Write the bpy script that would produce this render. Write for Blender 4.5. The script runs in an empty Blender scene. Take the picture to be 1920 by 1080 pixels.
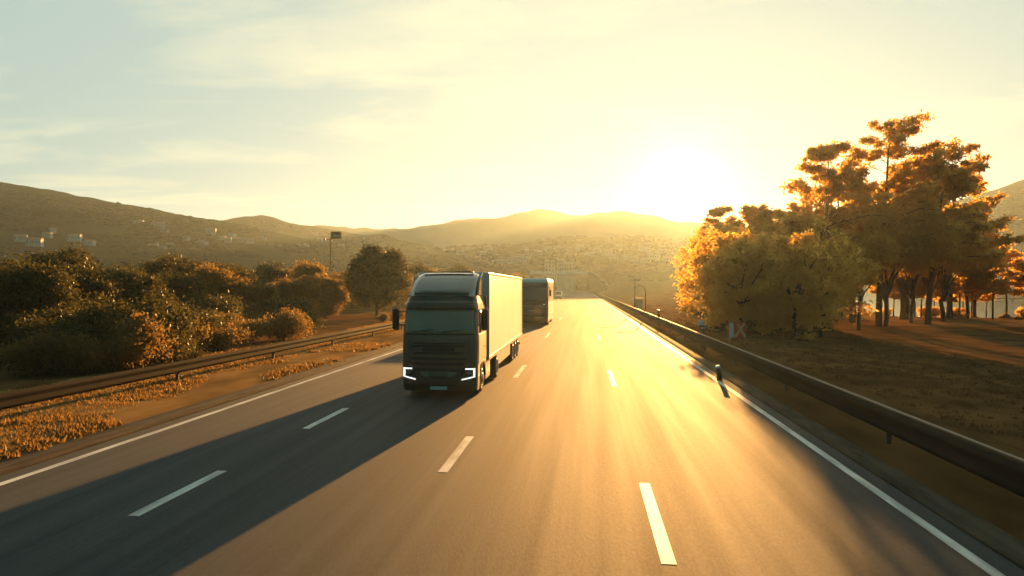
import bpy, bmesh, math, random
import numpy as np
from mathutils import Vector, Matrix, noise as mnoise

R = math.radians
scene = bpy.context.scene
COL = scene.collection

# ------------------------------------------------------------------ camera frame
F = 1333.3                                  # focal length in 1920-wide pixels (25 mm on 36 mm)
H = 3.5
YAW = math.atan(135 / F)                    # the road runs along +Y, the camera looks a little left of it
PITCH = math.atan(25 / F)
G = math.cos(YAW) * math.tan(PITCH)         # downhill grade of the road
CY, SY = math.cos(YAW), math.sin(YAW)


def at(px, depth):                          # ground-plan point seen at column px, depth metres away
    r = (px - 960) / F * depth
    return (r * CY - depth * SY, depth * CY + r * SY)


def zat(py, depth):
    return H + (515 - py) / F * depth


cam = bpy.data.cameras.new('camera')
cam.lens = 25
cam.sensor_width = 36
cam.clip_start = 0.1
cam.clip_end = 20000
cam_o = bpy.data.objects.new('camera', cam)
COL.objects.link(cam_o)
cam_o.location = (0, 0, H)
cam_o.rotation_euler = (math.pi / 2 - PITCH, 0, YAW)
scene.camera = cam_o

SUN_AZ = math.atan((1246 - 960) / F) - YAW  # clockwise from +Y
SUN_EL = R(6.3)
GLOW_AZ = math.atan((1278 - 960) / F) - YAW


def dirv(az, el):
    return Vector((math.sin(az) * math.cos(el), math.cos(az) * math.cos(el), math.sin(el)))


# ------------------------------------------------------------------ tagging
def tag(o, label=None, cat=None, group=None, kind=None):
    if label: o['label'] = label
    if cat: o['category'] = cat
    if group: o['group'] = group
    if kind: o['kind'] = kind
    return o


def empty(name, loc=(0, 0, 0), rz=0.0, rx=0.0):
    o = bpy.data.objects.new(name, None)
    o.empty_display_size = 0.3
    COL.objects.link(o)
    o.location = loc
    o.rotation_euler = (rx, 0, rz)
    return o


KIDS = {}


def link(name, me, parent=None, loc=(0, 0, 0)):
    o = bpy.data.objects.new(name, me)
    COL.objects.link(o)
    o.location = loc
    if parent is not None:
        o.parent = parent
        KIDS.setdefault(parent.name, []).append(o)
    return o


def copy_tree(o, parent=None):
    c = o.copy()
    COL.objects.link(c)
    c.parent = parent
    if parent is not None:
        KIDS.setdefault(parent.name, []).append(c)
    for ch in list(KIDS.get(o.name, [])):
        copy_tree(ch, c)
    return c


# ------------------------------------------------------------------ mesh helpers
def mesh_np(name, verts, faces, mat, smooth=False):
    me = bpy.data.meshes.new(name)
    verts = np.asarray(verts, dtype=np.float32)
    faces = np.asarray(faces, dtype=np.int32)
    n = faces.shape[1]
    me.vertices.add(len(verts))
    me.vertices.foreach_set('co', verts.ravel())
    me.loops.add(faces.size)
    me.loops.foreach_set('vertex_index', faces.ravel())
    me.polygons.add(len(faces))
    me.polygons.foreach_set('loop_start', np.arange(0, faces.size, n, dtype=np.int32))
    me.polygons.foreach_set('loop_total', np.full(len(faces), n, dtype=np.int32))
    if smooth:
        me.polygons.foreach_set('use_smooth', np.ones(len(faces), dtype=bool))
    me.materials.append(mat)
    me.update(calc_edges=True)
    return me


class MB:
    """collects shapes into one mesh"""
    def __init__(self):
        self.v, self.f, self.s = [], [], []

    def add(self, verts, faces, smooth=False):
        b = len(self.v)
        self.v += [tuple(p) for p in verts]
        for f in faces:
            self.f.append(tuple(i + b for i in f))
            self.s.append(smooth)
        return self

    def box(self, x0, x1, y0, y1, z0, z1, bev=0.0):
        bm = bmesh.new()
        bmesh.ops.create_cube(bm, size=1)
        bmesh.ops.scale(bm, vec=(x1 - x0, y1 - y0, z1 - z0), verts=bm.verts)
        bmesh.ops.translate(bm, vec=((x0 + x1) / 2, (y0 + y1) / 2, (z0 + z1) / 2), verts=bm.verts)
        if bev > 0:
            bmesh.ops.bevel(bm, geom=bm.edges[:], offset=bev, segments=2, profile=0.6, affect='EDGES')
        bm.verts.index_update()
        self.add([v.co[:] for v in bm.verts], [[v.index for v in f.verts] for f in bm.faces])
        bm.free()
        return self

    def tube(self, pts, radii, seg=8, cap=True):
        pts = [Vector(p) for p in pts]
        if not hasattr(radii, '__len__'):
            radii = [radii] * len(pts)
        vs, fs = [], []
        up = Vector((0, 0, 1))
        prev = None
        for i, p in enumerate(pts):
            d = (pts[min(i + 1, len(pts) - 1)] - pts[max(i - 1, 0)]).normalized()
            if prev is None:
                a = d.cross(up if abs(d.z) < 0.95 else Vector((1, 0, 0))).normalized()
            else:
                a = (prev - d * prev.dot(d)).normalized()
            prev = a
            b = d.cross(a)
            for k in range(seg):
                t = 2 * math.pi * k / seg
                vs.append(p + (a * math.cos(t) + b * math.sin(t)) * radii[i])
        for i in range(len(pts) - 1):
            for k in range(seg):
                k2 = (k + 1) % seg
                fs.append((i * seg + k, i * seg + k2, (i + 1) * seg + k2, (i + 1) * seg + k))
        self.add(vs, fs, True)
        if cap:
            n = len(pts)
            self.add(vs[:seg], [tuple(range(seg - 1, -1, -1))])
            self.add(vs[(n - 1) * seg:], [tuple(range(seg))])
        return self

    def lathe_x(self, prof, cx, cy, cz, seg=28):
        """profile [(x, r)] spun about the X axis through (cx, cy, cz)"""
        vs, fs = [], []
        for (x, r) in prof:
            for k in range(seg):
                t = 2 * math.pi * k / seg
                vs.append((cx + x, cy + r * math.cos(t), cz + r * math.sin(t)))
        for i in range(len(prof) - 1):
            for k in range(seg):
                k2 = (k + 1) % seg
                fs.append((i * seg + k, i * seg + k2, (i + 1) * seg + k2, (i + 1) * seg + k))
        return self.add(vs, fs, True)

    def grid(self, P, smooth=True):
        """P[i][j] points"""
        n, m = len(P), len(P[0])
        vs = [p for row in P for p in row]
        fs = [(i * m + j, (i + 1) * m + j, (i + 1) * m + j + 1, i * m + j + 1)
              for i in range(n - 1) for j in range(m - 1)]
        return self.add(vs, fs, smooth)

    def slab(self, Pout, Pin):
        """closed shell between two equal grids"""
        n, m = len(Pout), len(Pout[0])
        self.grid(Pout)
        self.grid([row[::-1] for row in Pin])
        ring = [(i, 0) for i in range(n)] + [(n - 1, j) for j in range(1, m)] + \
               [(i, m - 1) for i in range(n - 2, -1, -1)] + [(0, j) for j in range(m - 2, 0, -1)]
        L = len(ring)
        vs = [Pout[i][j] for i, j in ring] + [Pin[i][j] for i, j in ring]
        return self.add(vs, [(k, k + L, (k + 1) % L + L, (k + 1) % L) for k in range(L)])

    def prism_x(self, poly, x0, x1):
        """polygon in (y, z) pushed along X"""
        n = len(poly)
        vs = [(x0, y, z) for y, z in poly] + [(x1, y, z) for y, z in poly]
        fs = [(k, (k + 1) % n, (k + 1) % n + n, k + n) for k in range(n)]
        fs += [tuple(range(n - 1, -1, -1)), tuple(range(n, 2 * n))]
        return self.add(vs, fs)

    def mesh(self, name, mat):
        me = bpy.data.meshes.new(name)
        me.from_pydata(self.v, [], self.f)
        me.polygons.foreach_set('use_smooth', self.s)
        me.materials.append(mat)
        bm = bmesh.new()
        bm.from_mesh(me)
        bmesh.ops.remove_doubles(bm, verts=bm.verts, dist=1e-5)
        bmesh.ops.recalc_face_normals(bm, faces=bm.faces)
        bm.to_mesh(me)
        bm.free()
        me.update()
        return me

    def build(self, name, mat, parent=None, loc=(0, 0, 0)):
        return link(name, self.mesh(name, mat), parent, loc)


# ------------------------------------------------------------------ materials
def newmat(name):
    m = bpy.data.materials.new(name)
    m.use_nodes = True
    nt = m.node_tree
    return m, nt, nt.nodes['Principled BSDF']


def N(nt, t, **kw):
    n = nt.nodes.new(t)
    for k, v in kw.items():
        setattr(n, k, v)
    return n


def mat(name, c1, c2=None, rough=0.6, metal=0.0, scale=3.0, bump=0.0, stretch=(1, 1, 1), spec=0.5, coat=0.0, rvar=0.0, detail=5.0):
    m, nt, b = newmat(name)
    b.inputs['Roughness'].default_value = rough
    b.inputs['Metallic'].default_value = metal
    b.inputs['Specular IOR Level'].default_value = spec
    b.inputs['Coat Weight'].default_value = coat
    b.inputs['Coat Roughness'].default_value = 0.08
    c2 = c2 or tuple(c * 0.75 for c in c1)
    tc = N(nt, 'ShaderNodeTexCoord')
    mp = N(nt, 'ShaderNodeMapping')
    mp.inputs['Scale'].default_value = stretch
    nt.links.new(tc.outputs['Object'], mp.inputs[0])
    nz = N(nt, 'ShaderNodeTexNoise')
    nz.inputs['Scale'].default_value = scale
    nz.inputs['Detail'].default_value = detail
    nt.links.new(mp.outputs[0], nz.inputs['Vector'])
    rp = N(nt, 'ShaderNodeValToRGB')
    rp.color_ramp.elements[0].position = 0.35
    rp.color_ramp.elements[1].position = 0.65
    rp.color_ramp.elements[0].color = (*c2, 1)
    rp.color_ramp.elements[1].color = (*c1, 1)
    nt.links.new(nz.outputs['Fac'], rp.inputs[0])
    nt.links.new(rp.outputs[0], b.inputs['Base Color'])
    if rvar:
        mr = N(nt, 'ShaderNodeMapRange')
        mr.inputs['To Min'].default_value = rough - rvar
        mr.inputs['To Max'].default_value = rough + rvar
        nt.links.new(nz.outputs['Fac'], mr.inputs['Value'])
        nt.links.new(mr.outputs[0], b.inputs['Roughness'])
    if bump:
        bp = N(nt, 'ShaderNodeBump')
        bp.inputs['Strength'].default_value = bump
        bp.inputs['Distance'].default_value = 0.05
        nt.links.new(nz.outputs['Fac'], bp.inputs['Height'])
        nt.links.new(bp.outputs[0], b.inputs['Normal'])
    return m


def leafmat(name, c1, c2, trans=0.35, tcol=None, scale=0.9):
    m, nt, b = newmat(name)
    out = nt.nodes['Material Output']
    tc = N(nt, 'ShaderNodeTexCoord')
    nz = N(nt, 'ShaderNodeTexNoise')
    nz.inputs['Scale'].default_value = scale
    nz.inputs['Detail'].default_value = 6
    nt.links.new(tc.outputs['Object'], nz.inputs['Vector'])
    oi = N(nt, 'ShaderNodeObjectInfo')
    ad = N(nt, 'ShaderNodeMath', operation='MULTIPLY_ADD')
    ad.inputs[1].default_value = 0.35
    nt.links.new(oi.outputs['Random'], ad.inputs[0])
    nt.links.new(nz.outputs['Fac'], ad.inputs[2])
    rp = N(nt, 'ShaderNodeValToRGB')
    rp.color_ramp.elements[0].position = 0.45
    rp.color_ramp.elements[1].position = 0.85
    rp.color_ramp.elements[0].color = (*c1, 1)
    rp.color_ramp.elements[1].color = (*c2, 1)
    nt.links.new(ad.outputs[0], rp.inputs[0])
    nt.links.new(rp.outputs[0], b.inputs['Base Color'])
    b.inputs['Roughness'].default_value = 0.55
    b.inputs['Specular IOR Level'].default_value = 0.12
    tr = N(nt, 'ShaderNodeBsdfTranslucent')
    tr.inputs[0].default_value = (*(tcol or tuple(min(1, c * 2.2) for c in c2)), 1)
    mx = N(nt, 'ShaderNodeMixShader')
    mx.inputs[0].default_value = trans
    nt.links.new(b.outputs[0], mx.inputs[1])
    nt.links.new(tr.outputs[0], mx.inputs[2])
    nt.links.new(mx.outputs[0], out.inputs['Surface'])
    return m


def emit(name, col, s):
    m, nt, b = newmat(name)
    b.inputs['Base Color'].default_value = (*col, 1)
    b.inputs['Emission Color'].default_value = (*col, 1)
    b.inputs['Emission Strength'].default_value = s
    return m


def asphalt():
    m, nt, b = newmat('asphalt')
    tc = N(nt, 'ShaderNodeTexCoord')

    def noise(stretch, scale, detail=5):
        mp = N(nt, 'ShaderNodeMapping')
        mp.inputs['Scale'].default_value = stretch
        nt.links.new(tc.outputs['Object'], mp.inputs[0])
        nz = N(nt, 'ShaderNodeTexNoise')
        nz.inputs['Scale'].default_value = scale
        nz.inputs['Detail'].default_value = detail
        nt.links.new(mp.outputs[0], nz.inputs['Vector'])
        return nz
    streak = noise((1, 0.012, 1), 2.6, 6)          # tyre-polished streaks along the lanes
    broad = noise((1, 0.02, 1), 0.55, 2)
    grit = noise((1, 0.35, 1), 28, 4)
    mix = N(nt, 'ShaderNodeMath', operation='MULTIPLY_ADD')
    mix.inputs[1].default_value = 0.6
    nt.links.new(streak.outputs['Fac'], mix.inputs[0])
    m2 = N(nt, 'ShaderNodeMath', operation='MULTIPLY_ADD')
    m2.inputs[1].default_value = 0.25
    nt.links.new(grit.outputs['Fac'], m2.inputs[0])
    m3 = N(nt, 'ShaderNodeMath', operation='MULTIPLY')
    m3.inputs[1].default_value = 0.25
    nt.links.new(broad.outputs['Fac'], m3.inputs[0])
    nt.links.new(m3.outputs[0], m2.inputs[2])
    nt.links.new(m2.outputs[0], mix.inputs[2])
    rp = N(nt, 'ShaderNodeValToRGB')
    rp.color_ramp.elements[0].position = 0.40
    rp.color_ramp.elements[1].position = 0.68
    rp.color_ramp.elements[0].color = (0.020, 0.025, 0.027, 1)
    rp.color_ramp.elements[1].color = (0.050, 0.054, 0.054, 1)
    nt.links.new(mix.outputs[0], rp.inputs[0])
    nt.links.new(rp.outputs[0], b.inputs['Base Color'])
    mr = N(nt, 'ShaderNodeMapRange')
    mr.inputs['From Min'].default_value = 0.35
    mr.inputs['From Max'].default_value = 0.72
    mr.inputs['To Min'].default_value = 0.84
    mr.inputs['To Max'].default_value = 0.74
    nt.links.new(mix.outputs[0], mr.inputs['Value'])
    nt.links.new(mr.outputs[0], b.inputs['Roughness'])
    b.inputs['Specular IOR Level'].default_value = 0.2
    bp = N(nt, 'ShaderNodeBump')
    bp.inputs['Strength'].default_value = 0.25
    bp.inputs['Distance'].default_value = 0.01
    nt.links.new(grit.outputs['Fac'], bp.inputs['Height'])
    nt.links.new(bp.outputs[0], b.inputs['Normal'])
    return m


M = {
    'asphalt': asphalt(),
    'paint': mat('road_paint', (0.70, 0.68, 0.62), (0.30, 0.29, 0.26), 0.6, scale=5, stretch=(1, .15, 1), detail=9),
    'ground': mat('dry_ground', (0.20, 0.095, 0.036), (0.09, 0.046, 0.019), 0.95, scale=0.35, bump=0.4, detail=9, spec=0.0),
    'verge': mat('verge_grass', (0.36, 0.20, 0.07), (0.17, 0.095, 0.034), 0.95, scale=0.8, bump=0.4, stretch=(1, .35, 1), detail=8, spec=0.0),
    'verge_shaded': mat('verge_grass_shaded', (0.15, 0.075, 0.030), (0.08, 0.042, 0.018), 0.95, scale=0.8, bump=0.4, stretch=(1, .35, 1), detail=8, spec=0.0),  # darker copy of the verge grass, tree shade put into its colour
    'gravel': mat('gravel_edge', (0.10, 0.075, 0.05), (0.05, 0.04, 0.03), 0.9, scale=4, bump=0.3, stretch=(1, .2, 1), spec=0.05),
    'soil': mat('bank_soil', (0.36, 0.19, 0.075), (0.19, 0.105, 0.045), 0.95, scale=0.4, bump=0.3, spec=0),
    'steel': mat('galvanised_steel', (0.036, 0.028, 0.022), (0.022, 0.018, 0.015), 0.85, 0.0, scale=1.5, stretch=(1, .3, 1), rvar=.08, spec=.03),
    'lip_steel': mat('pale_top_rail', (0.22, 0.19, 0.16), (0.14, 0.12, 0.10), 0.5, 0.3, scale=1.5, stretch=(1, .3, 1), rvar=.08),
    'post': mat('post_steel', (0.13, 0.12, 0.11), (0.07, 0.065, 0.06), 0.55, 0.7, scale=5),
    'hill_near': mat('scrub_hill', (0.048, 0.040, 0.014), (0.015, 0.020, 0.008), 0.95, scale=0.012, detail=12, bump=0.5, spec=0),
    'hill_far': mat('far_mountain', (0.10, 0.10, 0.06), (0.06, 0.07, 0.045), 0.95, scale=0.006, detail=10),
    'house_wall': mat('pale_render', (0.55, 0.50, 0.42), (0.42, 0.37, 0.31), 0.8, scale=.4),
    'house_roof': mat('clay_roof', (0.34, 0.15, 0.08), (0.22, 0.10, 0.06), 0.8, scale=1),
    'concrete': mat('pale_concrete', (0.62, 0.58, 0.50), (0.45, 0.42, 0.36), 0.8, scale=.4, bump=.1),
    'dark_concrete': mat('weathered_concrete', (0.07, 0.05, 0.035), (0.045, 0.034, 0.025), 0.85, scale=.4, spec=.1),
    'white_metal': mat('white_painted_metal', (0.80, 0.79, 0.74), (0.72, 0.70, 0.64), 0.42, scale=.7, coat=.5, rvar=.04, spec=.9),
    'window': mat('dark_window_glass', (0.03, 0.035, 0.035), (0.02, 0.02, 0.02), 0.08, scale=1),
    'cab_paint': mat('dark_cab_paint', (0.105, 0.072, 0.048), (0.085, 0.058, 0.040), 0.34, 0.15, scale=1.3, coat=.5, rvar=.06),
    'fairing_paint': mat('fairing_paint', (0.16, 0.145, 0.115), (0.13, 0.12, 0.10), 0.26, 0.35, scale=1.3, coat=.6),
    'black_plastic': mat('black_plastic', (0.022, 0.020, 0.018), (0.014, 0.013, 0.012), 0.5, scale=4),
    'glass': mat('tinted_windscreen', (0.34, 0.28, 0.18), (0.25, 0.21, 0.14), 0.14, scale=0.7, coat=1.0),
    'lit_glass': mat('amber_side_glass', (0.35, 0.22, 0.08), (0.25, 0.15, 0.05), 0.1, scale=1),
    'rubber': mat('tyre_rubber', (0.02, 0.019, 0.018), (0.012, 0.012, 0.012), 0.75, scale=8, bump=.2),
    'rim': mat('wheel_rim', (0.35, 0.34, 0.32), (0.22, 0.21, 0.20), 0.35, 0.9, scale=3),
    'chassis': mat('chassis_steel', (0.045, 0.04, 0.036), (0.025, 0.022, 0.02), 0.6, 0.4, scale=4),
    'skirt': mat('skirt_panel', (0.50, 0.45, 0.38), (0.38, 0.34, 0.29), 0.38, scale=1.2, coat=.2),
    'led': emit('headlight_led', (1.0, 0.98, 0.93), 0.3),
    'lens': mat('headlight_lens', (0.05, 0.045, 0.04), (0.03, 0.03, 0.03), 0.08, scale=5, coat=1),
    'intake': mat('grey_green_trim', (0.13, 0.17, 0.15), (0.10, 0.13, 0.12), 0.4, scale=3),
    'plate': mat('number_plate_white', (0.75, 0.73, 0.66), (0.66, 0.64, 0.58), 0.4, scale=3),
    'ink': mat('plate_ink', (0.03, 0.03, 0.03), None, 0.6),
    'coach_paint': mat('coach_paint', (0.075, 0.048, 0.034), (0.055, 0.036, 0.027), 0.35, 0.1, scale=1, coat=.4),
    'coach_glass': mat('coach_windscreen', (0.11, 0.095, 0.075), (0.08, 0.07, 0.058), 0.10, scale=.6, coat=.8),
    'sign_red': mat('sign_red', (0.80, 0.09, 0.05), (0.70, 0.075, 0.045), 0.45, scale=2),
    'sign_white': mat('sign_white', (0.75, 0.72, 0.68), (0.65, 0.62, 0.58), 0.45, scale=2),
    'sign_pink': mat('sign_faded', (0.85, 0.38, 0.24), (0.78, 0.33, 0.2), 0.45, scale=2),
    'reflector': mat('reflector_blue_white', (0.75, 0.88, 0.95), (0.6, 0.8, 0.9), 0.15, scale=3, coat=1),
    'bark': mat('bark', (0.10, 0.07, 0.045), (0.05, 0.036, 0.024), 0.9, scale=6, bump=.5, stretch=(1, 1, .3)),
    'car_silver': mat('silver_car_paint', (0.55, 0.53, 0.5), (0.5, 0.48, 0.45), 0.3, 0.5, scale=1, coat=.5),
    'leaf_dark': leafmat('leaf_dark', (0.028, 0.034, 0.012), (0.075, 0.075, 0.022), 0.25, (0.16, 0.13, 0.03)),
    'leaf_olive': leafmat('leaf_olive', (0.050, 0.045, 0.012), (0.13, 0.09, 0.022), 0.4, (0.40, 0.24, 0.04)),
    'leaf_rust': leafmat('leaf_rust', (0.085, 0.060, 0.020), (0.18, 0.115, 0.038), 0.35, (0.38, 0.23, 0.06)),
    'leaf_pine': leafmat('leaf_pine', (0.09, 0.060, 0.016), (0.20, 0.125, 0.030), 0.66, (0.92, 0.56, 0.12)),
    'scrub': leafmat('scrub_leaf', (0.014, 0.018, 0.007), (0.028, 0.027, 0.010), 0.0, None, 0.05),
}


M['white_metal'].node_tree.nodes['Principled BSDF'].inputs['Coat Roughness'].default_value = 0.36
M['white_metal'].node_tree.nodes['Principled BSDF'].inputs['Coat Weight'].default_value = 1.0


sb_ = M['scrub'].node_tree.nodes['Principled BSDF']
sb_.inputs['Specular IOR Level'].default_value = 0.0
sb_.inputs['Roughness'].default_value = 1.0


def water():
    m, nt, b = newmat('lake_water')
    b.inputs['Base Color'].default_value = (0.03, 0.04, 0.035, 1)
    b.inputs['Roughness'].default_value = 0.08
    tc = N(nt, 'ShaderNodeTexCoord')
    mp = N(nt, 'ShaderNodeMapping')
    mp.inputs['Scale'].default_value = (0.9, 0.45, 1)
    nt.links.new(tc.outputs['Object'], mp.inputs[0])
    nz = N(nt, 'ShaderNodeTexNoise')
    nz.inputs['Scale'].default_value = 1.1
    nz.inputs['Detail'].default_value = 4
    nt.links.new(mp.outputs[0], nz.inputs['Vector'])
    bp = N(nt, 'ShaderNodeBump')
    bp.inputs['Strength'].default_value = 0.55
    bp.inputs['Distance'].default_value = 0.25
    nt.links.new(nz.outputs['Fac'], bp.inputs['Height'])
    nt.links.new(bp.outputs[0], b.inputs['Normal'])
    return m


M['water'] = water()


# ------------------------------------------------------------------ ground
def sm(a, b, x):
    t = max(0.0, min(1.0, (x - a) / (b - a)))
    return t * t * (3 - 2 * t)


def zr(y):                                  # road height
    return -G * min(y, 640)


LAKE_Z = -3.5


def lake_mask(x, y):
    n = mnoise.noise((x * .03, y * .03, 3.1)) * 7
    return sm(-6, 6, y - (113 - 0.1 * (x - 60)) + n) * sm(-8, 8, x - (50 + 0.10 * (y - 110)) + n) * \
        sm(-20, 20, 530 - y + n * 3) * sm(-40, 40, 760 - x)


def gz(x, y):
    z = zr(y)
    n = mnoise.noise((x * .05, y * .05, 0.0)) + .5 * mnoise.noise((x * .15, y * .15, 5.0))
    if x < -15:
        w = sm(15, 40, -x)
        z += w * n * 0.5
        w2 = sm(60, 260, -x)
        z = z * (1 - w2) + w2 * (-5.5)
    if x > 7:
        w = sm(8, 34, x)
        z = z * (1 - w) + w * (-2.5 + n * 0.3)
        lm = lake_mask(x, y)
        z = z * (1 - lm) + lm * (-6.0)
    return z


def axis(lo, hi, fine_lo, fine_hi, step, grow=1.18):
    a = list(np.arange(fine_lo, fine_hi + 1e-6, step))
    s = step
    while a[-1] < hi:
        s *= grow
        a.append(min(hi, a[-1] + s))
    s = step
    b = []
    p = fine_lo
    while p > lo:
        s *= grow
        p = max(lo, p - s)
        b.append(p)
    return b[::-1] + a


xs = axis(-1400, 1400, -60, 110, 1.6, 1.1)
ys = axis(-120, 1400, -16, 170, 1.8, 1.07)
ROADW = (-10.75, 5.45)
mb_v, mb_f = [], []
for y in ys:
    for x in xs:
        z = gz(x, y) - 0.05
        mb_v.append((x, y, z))
nx = len(xs)
for j in range(len(ys) - 1):
    for i in range(nx - 1):
        mb_f.append((j * nx + i, j * nx + i + 1, (j + 1) * nx + i + 1, (j + 1) * nx + i))
o = link('ground', mesh_np('ground', mb_v, mb_f, M['ground'], True))
tag(o, 'dry brown and olive ground spreading from the road to the hills', 'ground', kind='structure')


def strip(name, xa, xb, ya, yb, dz, m, label, cat, step=6.0, thick=None):
    n = max(2, int((yb - ya) / step))
    P = []
    for k in range(n + 1):
        y = ya + (yb - ya) * k / n
        P.append([(xa, y, zr(y) + dz), (xb, y, zr(y) + dz)])
    b = MB()
    if thick:
        b.slab([[p for p in r] for r in P], [[(p[0], p[1], p[2] - thick) for p in r] for r in P])
    else:
        b.grid(P, False)
    o = b.build(name, m)
    return tag(o, label, cat, kind='structure')


strip('road', ROADW[0], ROADW[1], -30, 900, 0.0, M['asphalt'],
      'wide grey asphalt carriageway running straight downhill between two guard rails', 'road', 30)
strip('gravel_strip', -11.55, -10.75, -30, 640, 0.03, M['gravel'],
      'dark gravel edge between the left white line and the dry grass verge', 'verge', 20, .2)
strip('gravel_strip', 5.45, 6.0, -30, 640, 0.03, M['gravel'],
      'dark gravel edge between the right white line and the guard rail', 'verge', 20, .2)
# grassy verges with a rough surface
for (xa, xb, nm, lab) in ((-19.5, -11.55, 'verge', 'orange dry grass verge under the left guard rail'),
                          (6.0, 9.5, 'verge', 'brown grass verge under the right guard rail')):
    P = []
    yy = axis(-25, 640, -10, 90, 0.8, 1.1)
    xx = np.linspace(xa, xb, 14)
    for y in yy:
        row = []
        for i, x in enumerate(xx):
            e = min(1, min(i, 13 - i) / 2.0)
            row.append((x, y, zr(y) + .01 + e * (0.07 + 0.07 * mnoise.noise((x * .9, y * .35, 9)))))
        P.append(row)
    o = MB().grid(P).build(nm, M['verge'] if xa < 0 else M['verge_shaded'])
    tag(o, lab, 'verge', kind='structure')


def tufts(name, spots, m, label, blade=0.35, per=9, seed=1):
    rng = np.random.default_rng(seed)
    V, Fc = [], []
    for (x, y, s) in spots:
        z = gz(x, y)
        for k in range(per):
            a = rng.uniform(0, 6.28)
            h = blade * s * rng.uniform(.6, 1.2)
            w = .035 * s + .012
            ox, oy = rng.normal(0, .14 * s, 2)
            lx, ly = rng.normal(0, .35 * h, 2)
            ca, sa = math.cos(a) * w, math.sin(a) * w
            b = len(V)
            V += [(x + ox - ca, y + oy - sa, z), (x + ox + ca, y + oy + sa, z), (x + ox + lx, y + oy + ly, z + h)]
            Fc.append((b, b + 1, b + 2))
    o = link(name, mesh_np(name, V, Fc, m))
    return tag(o, label, 'grass', kind='stuff')


M['straw'] = leafmat('dry_grass', (0.12, 0.072, 0.024), (0.25, 0.14, 0.044), 0.35, (0.36, 0.20, 0.055), 0.3)
M['straw_dull'] = leafmat('olive_grass', (0.06, 0.030, 0.012), (0.11, 0.055, 0.020), 0.3, (0.22, 0.10, 0.03), 0.3)
rng = random.Random(4)
sp = []
for k in range(18000):
    y = 2 + 150 * rng.random() ** 1.7
    x = rng.uniform(-19.2, -11.7)
    if mnoise.noise((x * .35, y * .12, 2)) > -0.05:
        sp.append((x, y, rng.uniform(.5, 1.3)))
tufts('dry_grass', sp, M['straw'], 'tufts of orange dry grass along the left guard rail', .14, 15, 2)
sp = []
for k in range(7000):
    y = 2 + 140 * rng.random() ** 1.6
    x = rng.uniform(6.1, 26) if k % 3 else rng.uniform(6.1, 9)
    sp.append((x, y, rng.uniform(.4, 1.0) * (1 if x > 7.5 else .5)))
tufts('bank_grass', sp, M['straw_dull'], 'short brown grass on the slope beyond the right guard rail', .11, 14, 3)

# lake
b = MB().grid([[(x, y, LAKE_Z) for x in (36, 120, 300, 820)] for y in (88, 200, 350, 580)], False)
tag(b.build('lake', M['water']), 'rippled lake glinting gold beyond the trees on the right', 'lake', kind='structure')

# ------------------------------------------------------------------ road markings
def dash(x, ya, yb, w=0.17, label='white lane dash painted on the asphalt', cat='road marking', grp=None):
    n = max(1, int((yb - ya) / 3))
    P = [[(x - w / 2, ya + (yb - ya) * k / n, zr(ya + (yb - ya) * k / n) + .005),
          (x + w / 2, ya + (yb - ya) * k / n, zr(ya + (yb - ya) * k / n) + .005)] for k in range(n + 1)]
    o = MB().grid(P, False).build('road_marking', M['paint'])
    return tag(o, label, cat, grp, 'structure')


def drow(y):                                # road distance of an image row at the lens axis
    return F * H / (y - 540.0)


dash(-10.28, -20, 600, .17, 'long solid white edge line beside the left verge')
dash(5.03, -20, 600, .17, 'long solid white edge line beside the right guard rail')


def ydash(X, r0, r1):                       # rows of the near and far end of a dash -> Y
    def conv(r):
        d = drow(r)
        return (d + X * SY) / CY
    return conv(r0), conv(r1)


rows = {
    -6.85: [(972, 886), (806, 767)],
    -2.66: [(888, 820), (709, 685), (634, 624), (600, 596)],
    1.08: [(1062, 908), (725, 694), (638, 626), (603, 598)],
}
for X, lst in rows.items():
    for (r0, r1) in lst:
        ya, yb = ydash(X, r0, r1)
        dash(X, ya, yb, .19, 'white lane dash painted on the asphalt', grp='lane dashes on the carriageway')
for X in (-2.66, 1.08):
    for k in range(6):
        ya = 96 + k * 26
        dash(X, ya, ya + 6, .18, 'white lane dash painted on the asphalt', grp='lane dashes on the carriageway')


# ------------------------------------------------------------------ guard rails
def guard_rail(x, side, y0, y1, ztop, zbot, label, grp, lip):
    root = tag(empty('guard_rail', (x, y0, zr(y0))), label, 'guard rail', grp)
    h = ztop - zbot
    # W profile (offset toward the road, height)
    prof = [(0, ztop), (.03, ztop - .02), (.085, ztop - h * .16), (.085, ztop - h * .28), (.02, ztop - h * .44),
            (.02, ztop - h * .56), (.085, ztop - h * .72), (.085, ztop - h * .84), (.03, zbot + .02), (0, zbot)]
    ys = []
    y = y0
    while y < y1:
        ys.append(y)
        y += 4.0
    P1 = [[(side * px, yy - y0, zz + zr(yy) - zr(y0)) for px, zz in prof] for yy in ys]
    P2 = [[(side * (px - .012), yy - y0, zz + zr(yy) - zr(y0)) for px, zz in prof] for yy in ys]
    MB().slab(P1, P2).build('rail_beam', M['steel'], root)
    if lip:
        bb = MB()
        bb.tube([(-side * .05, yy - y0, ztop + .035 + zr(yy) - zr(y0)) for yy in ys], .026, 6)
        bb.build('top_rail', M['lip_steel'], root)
    pm = MB()
    pm.box(-.055, .055, -.03, .03, -.35, ztop - .02, .008)
    pm.box(-.05, side * .02 if side > 0 else .05, -.04, .04, ztop - h * .8, ztop - h * .2)
    pmesh = pm.mesh('post', M['post'])
    for k, yy in enumerate(ys[::2][:95]):
        link('post', pmesh, root, (-side * .085, yy - y0 + .4, zr(yy + .4) - zr(y0)))
    return root


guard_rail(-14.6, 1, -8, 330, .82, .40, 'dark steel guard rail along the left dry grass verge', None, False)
guard_rail(6.62, -1, -8, 330, .84, .34, 'heavy steel guard rail with pale top bar along the right edge', None, True)


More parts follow.
